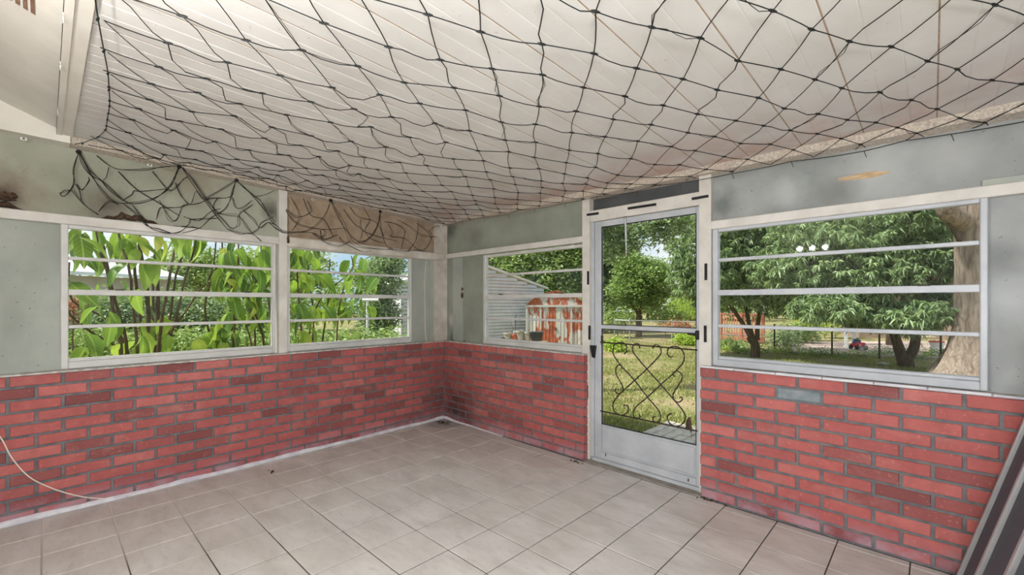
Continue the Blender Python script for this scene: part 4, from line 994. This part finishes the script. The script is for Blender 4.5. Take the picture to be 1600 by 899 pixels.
# siding building (gable end towards the porch)
A1, A2 = at(628, 500, 15.2)[:2], at(848, 500, 19.6)[:2]
dd = (A2-A1)/np.linalg.norm(A2-A1); LEN = np.linalg.norm(A2-A1); nn_ = np.array([dd[1], -dd[0]])
if nn_ @ (CAM[:2]-A1) < 0: nn_ = -nn_
sb = thing('siding_building', 'white lap-sided outbuilding with a low gable left of the rusty shed', 'building', (*((A1+A2)/2), GZ))
def bl(x, y, z): return (A1[0]+dd[0]*x+nn_[0]*y, A1[1]+dd[1]*x+nn_[1]*y, z)
eave, peak = 2.08, 2.85
def top_z(x): return eave + (peak-eave)*(1-abs(x-LEN/2)/(LEN/2))
z = GZ-.05; bh = .13
while z < peak-.02:
    lo = 0 if z+bh < eave else LEN/2*(z+bh-eave)/(peak-eave)
    x0, x1 = lo, LEN-lo
    if x1-x0 < .1: break
    MB().hexa([bl(x0,-.05,z),bl(x1,-.05,z),bl(x1,.055,z),bl(x0,.055,z),bl(x0,-.05,z+bh),bl(x1,-.05,z+bh),bl(x1,.004,z+bh),bl(x0,.004,z+bh)]).build('siding_board', MT['siding'], sb)
    z += bh
MB().hexa([bl(-.05,-3,GZ-.1),bl(0,-3,GZ-.1),bl(0,.03,GZ-.1),bl(-.05,.03,GZ-.1),bl(-.05,-3,eave),bl(0,-3,eave),bl(0,.03,eave),bl(-.05,.03,eave)]).build('side_wall', MT['siding'], sb)
MB().hexa([bl(LEN,-3,GZ-.1),bl(LEN+.05,-3,GZ-.1),bl(LEN+.05,.03,GZ-.1),bl(LEN,.03,GZ-.1),bl(LEN,-3,eave),bl(LEN+.05,-3,eave),bl(LEN+.05,.03,eave),bl(LEN,.03,eave)]).build('side_wall', MT['siding'], sb)
for x0, x1, z0, z1 in ((-.25, LEN/2, eave-.08, peak+.02), (LEN/2, LEN+.25, peak+.02, eave-.08)):
    MB().hexa([bl(x0,-3,z0),bl(x1,-3,z1),bl(x1,.06,z1),bl(x0,.06,z0),bl(x0,-3,z0+.09),bl(x1,-3,z1+.09),bl(x1,.06,z1+.09),bl(x0,.06,z0+.09)]).build('roof_slope', MT['white_paint'], sb)
# rusty metal shed
B1, B2 = at(823, 500, 15.6)[:2], at(915, 500, 15.4)[:2]
d2_ = (B2-B1)/np.linalg.norm(B2-B1); SL = np.linalg.norm(B2-B1); n2 = np.array([d2_[1], -d2_[0]])
if n2 @ (CAM[:2]-B1) < 0: n2 = -n2
sh = thing('metal_shed', 'rust-streaked white metal garden shed with double doors', 'shed', (*((B1+B2)/2), GZ))
def bs(x, y, z): return (B1[0]+d2_[0]*x+n2[0]*y, B1[1]+d2_[1]*x+n2[1]*y, z)
EV = 1.28; PK = 1.78; DP = 2.6
def corr(x0, x1, z0, z1, y, name, mat, side=None, amp=.018, pit=.14):
    m_ = MB(); n = max(2, int((x1-x0)/pit*4)); vs = []
    for i in range(n+1):
        x = x0+(x1-x0)*i/n; o = amp*(1 if (i % 4) < 2 else 0)
        for z_ in (z0, z1): vs.append(bs(x, y+o, z_) if side is None else bs(side+o, -x, z_))
    f = [(2*i, 2*i+2, 2*i+3, 2*i+1) for i in range(n)]; m_.add(vs, f); return m_.build(name, MT[mat], sh)
dx0, dx1 = SL*.24, SL*.76
corr(0, dx0, GZ, EV, 0, 'front_panel', 'rust'); corr(dx1, SL, GZ, EV, 0, 'front_panel', 'rust')
corr(0, DP, GZ, EV, 0, 'side_panel', 'rust_light', side=SL); corr(0, DP, GZ, EV, 0, 'side_panel', 'rust_light', side=0)
dm_ = (dx0+dx1)/2
for k, (x0, x1, mt) in enumerate(((dx0+.03, dm_-.01, 'rust_more'), (dm_+.01, dx1-.03, 'rust'))):
    dr = MB().hexa([bs(x0,.0,GZ+.03),bs(x1,.0,GZ+.03),bs(x1,.03,GZ+.03),bs(x0,.03,GZ+.03),bs(x0,.0,EV-.04),bs(x1,.0,EV-.04),bs(x1,.03,EV-.04),bs(x0,.03,EV-.04)]).build('door_leaf', MT[mt], sh)
    for q in range(1, 4):
        xx = x0+(x1-x0)*q/4; MB().hexa([bs(xx-.012,.03,GZ+.05),bs(xx+.012,.03,GZ+.05),bs(xx+.012,.042,GZ+.05),bs(xx-.012,.042,GZ+.05),bs(xx-.012,.03,EV-.06),bs(xx+.012,.03,EV-.06),bs(xx+.012,.042,EV-.06),bs(xx-.012,.042,EV-.06)]).build('door_rib', MT[mt], dr)
    hx = x1-.06 if k == 0 else x0+.06
MB().hexa([bs(dm_-.03,.03,.42),bs(dm_+.02,.03,.42),bs(dm_+.02,.06,.42),bs(dm_-.03,.06,.42),bs(dm_-.03,.03,.52),bs(dm_+.02,.03,.52),bs(dm_+.02,.06,.52),bs(dm_-.03,.06,.52)]).build('door_handle', MT['dark_metal'], sh)
for xx in (dx0, dx1, 0, SL):
    MB().hexa([bs(xx-.03,.0,GZ),bs(xx+.03,.0,GZ),bs(xx+.03,.05,GZ),bs(xx-.03,.05,GZ),bs(xx-.03,.0,EV),bs(xx+.03,.0,EV),bs(xx+.03,.05,EV),bs(xx-.03,.05,EV)]).build('post', MT['rust_light'], sh)
MB().hexa([bs(-.06,.0,EV-.05),bs(SL+.06,.0,EV-.05),bs(SL+.06,.07,EV-.05),bs(-.06,.07,EV-.05),bs(-.06,.0,EV+.02),bs(SL+.06,.0,EV+.02),bs(SL+.06,.07,EV+.02),bs(-.06,.07,EV+.02)]).build('door_track', MT['rust_light'], sh)
gp = [(-.06,EV),(SL*.2,EV+.34),(SL*.5,PK),(SL*.8,EV+.34),(SL+.06,EV)]
m_ = MB(); m_.add([bs(x,.03,z) for x, z in gp]+[bs(x,-.02,z) for x, z in gp], [(0,4,3,2,1)[::-1], (5,6,7,8,9)[::-1]]+[(i,i+1,i+6,i+5) for i in range(4)]); m_.build('gable', MT['rust_more'], sh)
for (xa, za_), (xb, zb__) in zip(gp, gp[1:]):
    MB().hexa([bs(xa,-DP-.05,za_+.0),bs(xb,-DP-.05,zb__+.0),bs(xb,.09,zb__+.0),bs(xa,.09,za_+.0),bs(xa,-DP-.05,za_+.03),bs(xb,-DP-.05,zb__+.03),bs(xb,.09,zb__+.03),bs(xa,.09,za_+.03)]).build('roof_panel', MT['rust_roof'], sh)
# pots, bin and small bare plant on a low bench before the shed
bd_ = 12.6
bench_c = A(824, 536, bd_)
bn = thing('low_bench', 'low plank bench carrying pots beside the rusty shed', 'bench', (bench_c.x, bench_c.y, GZ))
BT = at(824, 533, bd_)[2]
ax = np.array([RT[0], RT[1]]); ay = -FW
def bb(x, y, z): return (bench_c.x+ax[0]*x+ay[0]*y, bench_c.y+ax[1]*x+ay[1]*y, z)
for k in range(3): MB().hexa([bb(-.62,-.2+k*.14,BT-.03),bb(.55,-.2+k*.14,BT-.03),bb(.55,-.07+k*.14,BT-.03),bb(-.62,-.07+k*.14,BT-.03),bb(-.62,-.2+k*.14,BT),bb(.55,-.2+k*.14,BT),bb(.55,-.07+k*.14,BT),bb(-.62,-.07+k*.14,BT)]).build('plank', MT['bare_wood'], bn)
for x in (-.55, .48):
    for y in (-.15, .15): MB().hexa([bb(x-.03,y-.03,GZ-.05),bb(x+.03,y-.03,GZ-.05),bb(x+.03,y+.03,GZ-.05),bb(x-.03,y+.03,GZ-.05),bb(x-.03,y-.03,BT-.03),bb(x+.03,y-.03,BT-.03),bb(x+.03,y+.03,BT-.03),bb(x-.03,y+.03,BT-.03)]).build('leg', MT['bare_wood'], bn)
def pot(u, r_, h_, mat, label, plant=None):
    x = (u-824)*bd_/FPX; c = bb(x, 0, BT); r0 = thing('plant_pot', label, 'pot', c, 'pots on the bench by the shed')
    MB().lathe(c, [(0,0),(r_*.7,0),(r_*.95,h_*.8),(r_*1.08,h_*.8),(r_*1.08,h_),(r_*.92,h_),(r_*.88,h_*.8),(0,h_*.78)]).build('body', MT[mat], r0, smooth=False)
    MB().lathe((c[0],c[1],c[2]+h_*.8), [(r_*.88,0),(r_*.5,.02),(0,.03)]).build('soil', MT['debris'], r0)
    return r0, c
pot(803, .10, .2, 'terracotta', 'terracotta pot at the middle of the bench by the shed')
pot(793, .11, .24, 'plant_pot_grey', 'pale stone pot left of the terracotta one')
pot(812, .12, .3, 'plant_pot_grey', 'taller pale stone pot right of the terracotta one')
pot(824, .11, .27, 'leaf_back' if False else 'plant_pot_grey', 'stone pot next to the black bin')
pot(787, .07, .1, 'black_bin', 'small black pot at the left end of the bench')
r0, c = pot(805, .05, .3, 'plant_pot_grey', 'narrow pot holding a bare forked stick plant')
for dx_, h_ in ((-.12,.42),(.0,.62),(.03,.7)): MB().tube([(c[0],c[1],c[2]+.25),(c[0]+ax[0]*dx_*.5,c[1]+ax[1]*dx_*.5,c[2]+h_*.8),(c[0]+ax[0]*dx_,c[1]+ax[1]*dx_,c[2]+h_+.1)], [.012,.009,.006], 6).build('bare_stem', MT['dark_metal'], r0)
c = bb((838-824)*bd_/FPX, 0, BT); bi = thing('black_bin', 'black plastic storage bin at the right end of the bench', 'bin', c)
MB().hexa([bb(x_,y_,z_) for z_, q in ((BT,.14),(BT+.24,.18)) for x_, y_ in ((.255-q,-q*.8),(.255+q,-q*.8),(.255+q,q*.8),(.255-q,q*.8))]).build('body', MT['black_bin'], bi)
MB().hexa([bb(x_,y_,z_) for z_, q in ((BT+.24,.2),(BT+.265,.2)) for x_, y_ in ((.255-q,-q*.8),(.255+q,-q*.8),(.255+q,q*.8),(.255-q,q*.8))]).build('rim', MT['black_bin'], bi)

# ---- wire fence through the door and right window
def fence(label, uvs, h, mat):
    pts = [G(u, d) for u, d in uvs]; r0 = thing('wire_fence', label, 'fence', pts[0])
    for p in pts: MB().tube([p-Vector((0,0,.1)), p+Vector((0,0,h+.03))], .022, 8).ball((p.x,p.y,p.z+h+.04), .03, 8, 6).build('post', MT[mat], r0)
    wires = MB(); zt_ = h
    for p, q in zip(pts, pts[1:]):
        MB().tube([p+Vector((0,0,h)), q+Vector((0,0,h))], .018, 6).build('top_rail', MT['galv'], r0)
        L_ = (q-p).length; n = int(L_/.09)
        for i in range(-int(h/.09), n+1):
            for sg in (1, -1):
                t0, t1 = i*.09, i*.09 + h; a0, a1 = (max(t0,0), min(t1,L_))
                if a0 >= a1: continue
                za_, zb__ = (a0-t0), (a1-t0)
                if sg < 0: za_, zb__ = h-za_, h-zb__
                wires.tube([p.lerp(q, a0/L_)+Vector((0,0,za_)), p.lerp(q, a1/L_)+Vector((0,0,zb__))], .0016, 3, cap=False)
    tag(wires.build('chain_link', MT['galv'], r0), kind='stuff')
fence('galvanised chain-link fence beyond the lawn seen through the door', [(960,17.6),(984,17.2),(1050,17),(1110,16.6)], .85, 'galv')
fence('dark-posted chain-link fence behind the mango trunks', [(1120,14.4),(1210,13.6),(1300,12.8),(1374,12.1),(1470,11.6)], .82, 'dark_metal')

# ---- red deck with railing
dk = [at(1095, 500, 18), at(1192, 500, 16.6)]; pD = [Vector((q[0], q[1], 0)) for q in dk]; back = Vector((FW[0], FW[1], 0))*2.4
deck = thing('deck', 'low red-stained timber deck with railing beyond the yard', 'deck', (pD[0].x, pD[0].y, GZ))
dz0, dz1, rz = -.02, .12, .95
dvec = (pD[1]-pD[0]); 
for i in range(7):
    a0 = pD[0]+back*(i/7); a1 = pD[1]+back*(i/7); o_ = back*(.95/7)
    MB().hexa([tuple(a0+Vector((0,0,dz1-.04))), tuple(a1+Vector((0,0,dz1-.04))), tuple(a1+o_+Vector((0,0,dz1-.04))), tuple(a0+o_+Vector((0,0,dz1-.04))), tuple(a0+Vector((0,0,dz1))), tuple(a1+Vector((0,0,dz1))), tuple(a1+o_+Vector((0,0,dz1))), tuple(a0+o_+Vector((0,0,dz1)))]).build('deck_board', MT['pink_paving'], deck)
def vbar(p, w_, z0, z1, name, parent, mat='red_wood'): MB().box(p.x-w_, p.x+w_, p.y-w_, p.y+w_, z0, z1).build(name, MT[mat], parent)
for k in range(4): vbar(pD[0]+dvec*(k/3), .055, GZ, rz+.05, 'post', deck)
for k in range(26):
    if k % 8 == 0: continue
    vbar(pD[0]+dvec*(k/25), .016, dz1+.05, rz-.02, 'baluster', deck)
for z0, z1 in ((rz-.03, rz+.03), (dz1+.04, dz1+.1), (dz0-.08, dz1-.04)):
    o_ = Vector((FW[0], FW[1], 0))*.05
    MB().hexa([tuple(pD[0]-o_+Vector((0,0,z0))), tuple(pD[1]-o_+Vector((0,0,z0))), tuple(pD[1]+o_+Vector((0,0,z0))), tuple(pD[0]+o_+Vector((0,0,z0))), tuple(pD[0]-o_+Vector((0,0,z1))), tuple(pD[1]-o_+Vector((0,0,z1))), tuple(pD[1]+o_+Vector((0,0,z1))), tuple(pD[0]+o_+Vector((0,0,z1)))]).build('rail', MT['red_wood'], deck)
# ---- pink paving and neighbour's carport with things
c4 = [fl(u, v, -.10) for u, v in ((1225,550),(1500,560),(1510,533),(1215,534))]
tag(MB().add([(p[0],p[1],-.10) for p in c4]+[(p[0],p[1],-.2) for p in c4], [(0,1,2,3),(0,4,5,1),(1,5,6,2),(2,6,7,3),(3,7,4,0)]).build('paving', MT['pink_paving']), 'pale pink paved area beyond the yard fence', 'paving', kind='structure')
hb = at(1345, 500, 19.5); he = at(1530, 500, 18); hv = (he-hb)[:2]; hv = hv/np.linalg.norm(hv); hn = np.array([-hv[1], hv[0]])
def hp(x, y, z): return (hb[0]+hv[0]*x+hn[0]*y, hb[1]+hv[1]*x+hn[1]*y, z)
HL = np.linalg.norm((he-hb)[:2])
nh = thing('neighbour_house', 'brown-walled neighbouring house behind the mango trees', 'house', hp(0,0,GZ))
MB().hexa([hp(0,0,GZ-.1),hp(HL,0,GZ-.1),hp(HL,4,GZ-.1),hp(0,4,GZ-.1),hp(0,0,2.5),hp(HL,0,2.5),hp(HL,4,2.5),hp(0,4,2.5)]).build('wall', MT['house_brown'], nh)
MB().hexa([hp(-.5,-.5,2.45),hp(HL+.5,-.5,2.45),hp(HL+.5,2,3.4),hp(-.5,2,3.4),hp(-.5,-.5,2.6),hp(HL+.5,-.5,2.6),hp(HL+.5,2,3.55),hp(-.5,2,3.55)]).build('roof', MT['pale_roof'], nh)
MB().hexa([hp(HL*.52,-.06,.55),hp(HL*.9,-.06,.55),hp(HL*.9,.02,.55),hp(HL*.52,.02,.55),hp(HL*.52,-.06,.78),hp(HL*.9,-.06,.78),hp(HL*.9,.02,.78),hp(HL*.52,.02,.78)]).build('window_ledge', MT['house_wall'], nh)
for u, d, w_, lb in ((1322,14.6,.05,'white square post beside the paving, left of two'), (1334,15.6,.06,'white square post by the red toy car')):
    b_ = G(u, d); r0 = thing('porch_post', lb, 'post', b_, 'white posts by the paving')
    vbar(b_, w_, b_.z, 2.5, 'shaft', r0, 'white_paint'); vbar(b_, w_*1.5, b_.z-.02, b_.z+.12, 'foot', r0, 'white_paint'); vbar(b_, w_*1.4, 2.42, 2.5, 'cap', r0, 'white_paint')
# toy car
cq = G(1341, 13.9); cq.z = -.09
tcar = thing('toy_car', 'red and blue ride-on toy car on the paving', 'toy car', cq)
cx_, cy_ = Vector((RT[0],RT[1],0)), Vector((-FW[0],-FW[1],0))
def tp(x, y, z): q = cq + cx_*x*.6 + cy_*y*.6; return (q.x, q.y, cq.z+z*.75)
def tbox(x0,x1,y0,y1,z0,z1,name,mat,tx=1.): 
    mx = (x0+x1)/2
    return MB().hexa([tp(x0,y0,z0),tp(x1,y0,z0),tp(x1,y1,z0),tp(x0,y1,z0)]+[tp(mx+(x-mx)*tx,y*tx,z1) for x,y in ((x0,y0),(x1,y0),(x1,y1),(x0,y1))]).build(name, MT[mat], tcar)
tbox(-.22,.22,-.3,.3,.09,.24,'body','red_toy',.92); tbox(-.19,.19,.02,.28,.24,.3,'bonnet','red_toy',.8); tbox(-.17,.17,-.2,.0,.24,.4,'windscreen','blue_toy',.75); tbox(-.2,.2,.29,.33,.07,.14,'bumper','grey_plastic'); tbox(-.1,.1,-.25,-.1,.38,.43,'roll_bar','blue_toy')
for sx in (-1,1):
    for y in (-.2,.2):
        q0 = tp(sx*.2,y,.09); q1 = tp(sx*.27,y,.09); MB().tube([q0,q1], .065, 14).build('wheel', MT['black'], tcar)
for sx in (-.14,.14): MB().ball(tp(sx,.3,.19), .03, 8, 6).build('headlight', MT['white_plastic'], tcar)
# bucket
q = G(1464, 12.9); q.z = -.1; bk_ = thing('bucket', 'white plastic bucket with a red lid beside the thick trunk', 'bucket', q)
MB().lathe(q, [(0,0),(.13,0),(.155,.3),(.165,.3),(.165,.33),(.14,.33),(.12,.02),(0,.02)]).build('body', MT['white_plastic'], bk_)
MB().lathe((q.x,q.y,q.z+.325), [(.17,0),(.175,.01),(.17,.035),(.0,.045)]).build('lid', MT['red_toy'], bk_)
MB().tube([tuple(q+Vector((.165*math.cos(t),.165*math.sin(t)*.9,.3-.12*math.sin(t)))) for t in np.linspace(0,math.pi,9)], .005, 5).build('handle', MT['galv'], bk_)
# folding chair
q = G(1443, 13.6); q.z = -.1; ch = thing('folding_chair', 'cream folding chair left of the white bucket', 'chair', q)
def cp_(x, y, z): v = q + cx_*x + cy_*y; return (v.x, v.y, q.z+z)
for y in (-.18,.18):
    MB().tube([cp_(-.22,y,0),cp_(.2,y,.8)], .017, 6).build('leg', MT['cream_chair'], ch); MB().tube([cp_(.24,y,0),cp_(-.14,y,.45)], .017, 6).build('leg', MT['cream_chair'], ch)
MB().hexa([cp_(-.2,-.2,.42),cp_(.2,-.2,.42),cp_(.2,.2,.42),cp_(-.2,.2,.42),cp_(-.2,-.2,.45),cp_(.2,-.2,.45),cp_(.2,.2,.45),cp_(-.2,.2,.45)]).build('seat', MT['cream_chair'], ch)
MB().hexa([cp_(.13,-.2,.66),cp_(.16,-.2,.66),cp_(.16,.2,.66),cp_(.13,.2,.66),cp_(.18,-.2,.84),cp_(.21,-.2,.84),cp_(.21,.2,.84),cp_(.18,.2,.84)]).build('backrest', MT['cream_chair'], ch)
# pale stone in the grass
q = G(1379, 10.9); tag(MB().ball((q.x,q.y,q.z+.03), (.13,.09,.05), 12, 8, .5, seed=2).build('stone', MT['stone'], base=tuple(q), smooth=True), 'flat pale stone lying in the grass left of the forked trunk', 'stone')
for u, d, lb in ((1130,15.2,'tilted grey garden box at the deck foot'),):
    q = G(u+12, d); bx_ = MB().box(q.x-.16,q.x+.16,q.y-.14,q.y+.14,q.z,q.z+.25,bev=.01); tag(bx_.build('garden_box', MT['stone'], base=tuple(q)), 'pale grey garden box at the deck foot', 'box')

# ---- left side: broad-leaved shrubs with single leaves
LEAF = []
for v_ in range(5):
    rr = random.Random(v_); nu, nv = 6, 2; vs = []; ln, wd = 1., .44 + .08*rr.random(); curl = .25+.35*rr.random()
    for i in range(nu+1):
        t = i/nu; w_ = wd*.5*(math.sin(math.pi*t**.8)**.75)*(1-.15*t) if 0 < t < 1 else .004
        zc = -curl*t*t; xc = t*(1-.12*curl*t)
        for j, sgn in enumerate((-1, 0, 1)): vs.append((xc, sgn*w_, zc + abs(sgn)*w_*.32 + .02*math.sin(t*9+v_)*abs(sgn)))
    fs = [(i*3+j, i*3+j+1, (i+1)*3+j+1, (i+1)*3+j) for i in range(nu) for j in range(2)]
    me = bpy.data.meshes.new('leaf'); me.from_pydata(vs, [], fs); me.update(); me.materials.append(MT['leaf_big'])
    me.polygons.foreach_set('use_smooth', [True]*len(me.polygons)); LEAF.append(me)
def broad_shrub(label, base, stems, tips, seed, ln=.25):
    rr = random.Random(seed); base = Vector(base); r0 = thing('broad_leaved_shrub', label, 'shrub', tuple(base), 'broad-leaved shrubs outside the left windows')
    for pts, ra, rb in stems: limb(pts, ra, rb, 'stem', MT['stem'], r0, 7, .03)
    for (c, n) in tips:
        for k in range(n):
            o = bpy.data.objects.new('leaf', rr.choice(LEAF)); COL.objects.link(o); o.parent = r0
            p = Vector(c) + Vector((rr.gauss(0,.09), rr.gauss(0,.09), rr.gauss(0,.07)))
            o.location = p - base; s_ = ln*rr.uniform(.6, 1.25); o.scale = (s_,)*3
            o.rotation_euler = (rr.gauss(0,.5), rr.uniform(.35, 1.45), rr.uniform(0, 6.28))
def wd_(u, v): # forward depth of left wall at pixel
    s, z = hit(u, v, 'L'); q = C0 + DL*s - NL*.09; return (q-CAM[:2]) @ FW
def LW(u, v, off): return A(u, v, wd_(u, v)*off)
def gnd(p): return Vector((p.x, p.y, gz(p.x, p.y)-.03))
rr = random.Random(3)
# shrub 1: many bare stems in window 1
st = []; bx0 = gnd(LW(215,600,1.42)); 
for (u0, u1, v1, v2u, v2, r_) in ((188,180,480,158,352,.016),(200,183,470,152,365,.014),(215,205,440,185,350,.013),(222,212,430,200,345,.016),(236,240,420,250,345,.013),(232,228,430,215,350,.02),(248,262,440,280,360,.014),(243,246,400,248,345,.022),(262,285,450,305,375,.012),(255,275,430,300,350,.012),(205,165,500,112,470,.012),(190,145,520,105,480,.012),(245,300,470,330,430,.011)):
    off = 1.42 + rr.uniform(-.08, .1); b_ = gnd(LW(u0, 600, off)); st.append(([b_, LW(u0,560,off), LW(u1,v1,off+rr.uniform(-.03,.05)), LW(v2u,v2,off+rr.uniform(-.05,.05)), LW(v2u+rr.uniform(-8,8),v2-60,off)], r_*1.25, r_*.6))
tips = []
for u, v, n in ((122,375,6),(125,400,5),(120,360,4),(150,372,4),(190,372,6),(205,380,5),(178,360,4),(235,375,5),(228,390,3),(270,365,5),(300,370,4),(118,440,3),(155,445,2),(150,485,4),(160,495,3),(220,485,4),(225,500,2),(222,530,2),(190,530,3),(150,540,3),(120,550,3),(248,545,3),(235,450,2),(198,430,2)):
    tips.append((LW(u, v, 1.36+rr.uniform(-.1,.12)), n))
broad_shrub('large-leaved green shrub with many bare stems outside the leftmost window', bx0, st, tips, 11, .27)
bx1 = gnd(LW(400,590,1.4)); st = []
for (u0,u1,v1,u2,v2,r_) in ((330,318,480,345,400,.012),(365,362,480,360,400,.011),(400,395,500,375,420,.012),(415,400,500,362,395,.013),(425,420,480,410,400,.012),(395,385,510,365,480,.01)):
    off = 1.4+rr.uniform(-.08,.08); b_ = gnd(LW(u0,590,off)); st.append(([b_, LW(u0,550,off), LW(u1,v1,off), LW(u2,v2,off), LW(u2,v2-40,off)], r_*1.2, r_*.6))
tips = []
for u, v, n in ((335,410,3),(345,430,5),(355,445,4),(375,435,5),(372,400,4),(352,385,3),(395,430,4),(412,400,5),(418,385,4),(405,372,4),(415,450,5),(360,475,4),(375,475,4),(400,480,5),(420,480,4),(325,530,5),(350,525,5),(300,545,3),(275,535,3),(340,500,3),(415,500,3),(330,385,3)):
    tips.append((LW(u, v, 1.36+rr.uniform(-.1,.1)), n))
broad_shrub('large-leaved green shrub at the right part of the leftmost window', bx1, st, tips, 12, .26)
bx2 = gnd(LW(500,580,1.36)); st = []
for (u0,u1,v1,u2,v2,r_) in ((470,468,490,465,400,.013),(490,490,490,480,410,.012),(505,512,480,515,430,.011),(525,530,480,540,440,.011),(480,500,470,550,425,.01)):
    off = 1.36+rr.uniform(-.08,.08); b_ = gnd(LW(u0,580,off)); st.append(([b_, LW(u0,540,off), LW(u1,v1,off), LW(u2,v2,off), LW(u2,v2-25,off)], r_*1.2, r_*.6))
tips = []
for u, v, n in ((460,395,6),(465,410,5),(480,390,4),(482,430,5),(505,430,4),(530,430,4),(545,425,4),(570,428,4),(578,440,3),(460,440,4),(470,480,5),(490,475,5),(505,470,5),(530,475,5),(545,480,5),(555,475,4),(575,410,3),(470,510,3),(525,525,3),(500,415,3),(515,455,4),(460,530,3)):
    tips.append((LW(u, v, 1.32+rr.uniform(-.08,.1)), n))
broad_shrub('large-leaved green shrub outside the window under the brown board', bx2, st, tips, 13, .25)
# hedge behind, neighbour house at left, post frame
def hedge(label, ells, n, mat, base, ln=.13, wd=.06):
    r0 = thing('hedge', label, 'hedge', base, 'hedges and bushes on the left side')
    limb([Vector(base), Vector(base)+Vector((0,0,.5))], .03, .02, 'stem', MT['stem'], r0, 5)
    crown('foliage', ells, n, 12, ln, wd, MT[mat], r0, shell=.45)
hedge('dense dark hedge behind the shrubs at the leftmost window', [(A(u, 500, 11.5), (.9,.8,.75)) for u in range(90, 460, 42)], 1300, 'leaf_dark', tuple(G(270,11.5)))
hedge('low light-green bushes under the hedge', [(A(u, 540, 10), (.7,.6,.32)) for u in range(90, 640, 45)], 900, 'leaf_back', tuple(G(330,10)))
hedge('tall ragged bush left of the siding building', [(A(598,445,11.5), (.45,.5,.8)), (A(596,490,11.5), (.45,.5,.7)), (A(585,505,11.2), (.4,.4,.6)), (A(605,415,12), (.5,.5,.4)), (A(575,430,13), (.4,.5,.4))], 900, 'leaf_dark', tuple(G(600,11.5)), .1, .045)
hedge('pale trees far behind the neighbour roof', [(A(u, 425, 24), (1.6,1.4,1.3)) for u in (290, 330, 380, 430, 480)], 900, 'leaf_back', tuple(G(380,24)), .24, .12)
# orange-pink flowers at the very left
hq = A(115, 480, 9); r0 = thing('flowering_bush', 'bush with coral pink flowers at the edge of the leftmost window', 'shrub', tuple(G(115, 9)))
limb([G(115,9), hq], .02, .01, 'stem', MT['stem'], r0, 5); crown('flowers', [((hq.x,hq.y,hq.z), (.2,.2,.35))], 40, 8, .07, .05, MT['leaf_red'], r0, shell=.2)
H1 = at(60, 500, 15)[:2]; H2 = at(262, 500, 19)[:2]; hv2 = (H2-H1)/np.linalg.norm(H2-H1); hn2 = np.array([hv2[1], -hv2[0]]); HL2 = np.linalg.norm(H2-H1)
if hn2 @ (CAM[:2]-H1) < 0: hn2 = -hn2
def h2(x, y, z): return (H1[0]+hv2[0]*x+hn2[0]*y, H1[1]+hv2[1]*x+hn2[1]*y, z)
r0 = thing('white_roof_house', 'beige neighbour house with a white metal carport roof beyond the hedge', 'house', h2(0,0,GZ))
zw = 1.34 + (475-432)/FPX*16.5
MB().hexa([h2(-4,-5,GZ-.1),h2(HL2,-5,GZ-.1),h2(HL2,0,GZ-.1),h2(-4,0,GZ-.1),h2(-4,-5,zw),h2(HL2,-5,zw),h2(HL2,0,zw),h2(-4,0,zw)]).build('wall', MT['house_wall'], r0)
MB().hexa([h2(-4,-2.4,zw+.75),h2(HL2+.3,-2.4,zw+.75),h2(HL2+.3,.6,zw),h2(-4,.6,zw),h2(-4,-2.4,zw+.9),h2(HL2+.3,-2.4,zw+.9),h2(HL2+.3,.6,zw+.12),h2(-4,.6,zw+.12)]).build('carport_roof', MT['roof_white'], r0)
MB().hexa([h2(-4,-5,zw+.9),h2(HL2*.55,-5,zw+.9),h2(HL2*.55,-2.4,zw+.9),h2(-4,-2.4,zw+.9),h2(-4,-4.5,zw+2.6),h2(HL2*.3,-4.5,zw+2.6),h2(HL2*.3,-4.0,zw+2.6),h2(-4,-4.0,zw+2.6)]).build('main_roof', MT['pale_roof'], r0)
wx = HL2*.42
wn = MB().hexa([h2(wx,-.02,.95),h2(wx+.9,-.02,.95),h2(wx+.9,.04,.95),h2(wx,.04,.95),h2(wx,-.02,1.75),h2(wx+.9,-.02,1.75),h2(wx+.9,.04,1.75),h2(wx,.04,1.75)]).build('window', MT['white_paint'], r0)
MB().hexa([h2(wx+.07,.03,1.02),h2(wx+.83,.03,1.02),h2(wx+.83,.05,1.02),h2(wx+.07,.05,1.02),h2(wx+.07,.03,1.68),h2(wx+.83,.03,1.68),h2(wx+.83,.05,1.68),h2(wx+.07,.05,1.68)]).build('pane', MT['window_dark'], wn)
# white clothes-post beyond window 2
q = G(574, 10.4); r0 = thing('clothes_post', 'white T-shaped post in front of the ragged bush', 'post', tuple(q))
zt_ = A(574, 469, 10.4).z
MB().tube([q-Vector((0,0,.1)), Vector((q.x,q.y,zt_))], .03, 8).build('pole', MT['white_paint'], r0)
e = Vector((RT[0],RT[1],0)); MB().tube([tuple(Vector((q.x,q.y,zt_))-e*.18), tuple(Vector((q.x,q.y,zt_))+e*.26)], .035, 8).build('crossbar', MT['white_paint'], r0)
# far tree line closing the horizon
fr_ = thing('far_tree_line', 'hazy row of trees at the end of the neighbourhood', 'trees', tuple(G(800, 42)), kind='stuff')
limb([G(800,42), G(800,42)+Vector((0,0,2))], .2, .1, 'trunk', MT['bark'], fr_)
crown('foliage', [(A(u, 470+random.uniform(-8,4), 42+random.uniform(-3,3)), (3.2,2.5,2.4)) for u in range(-100, 1800, 60)], 2600, 10, .55, .3, MT['leaf_back'], fr_, shell=.5)
for o in bpy.data.objects:
    if '_b' in o: del o['_b']
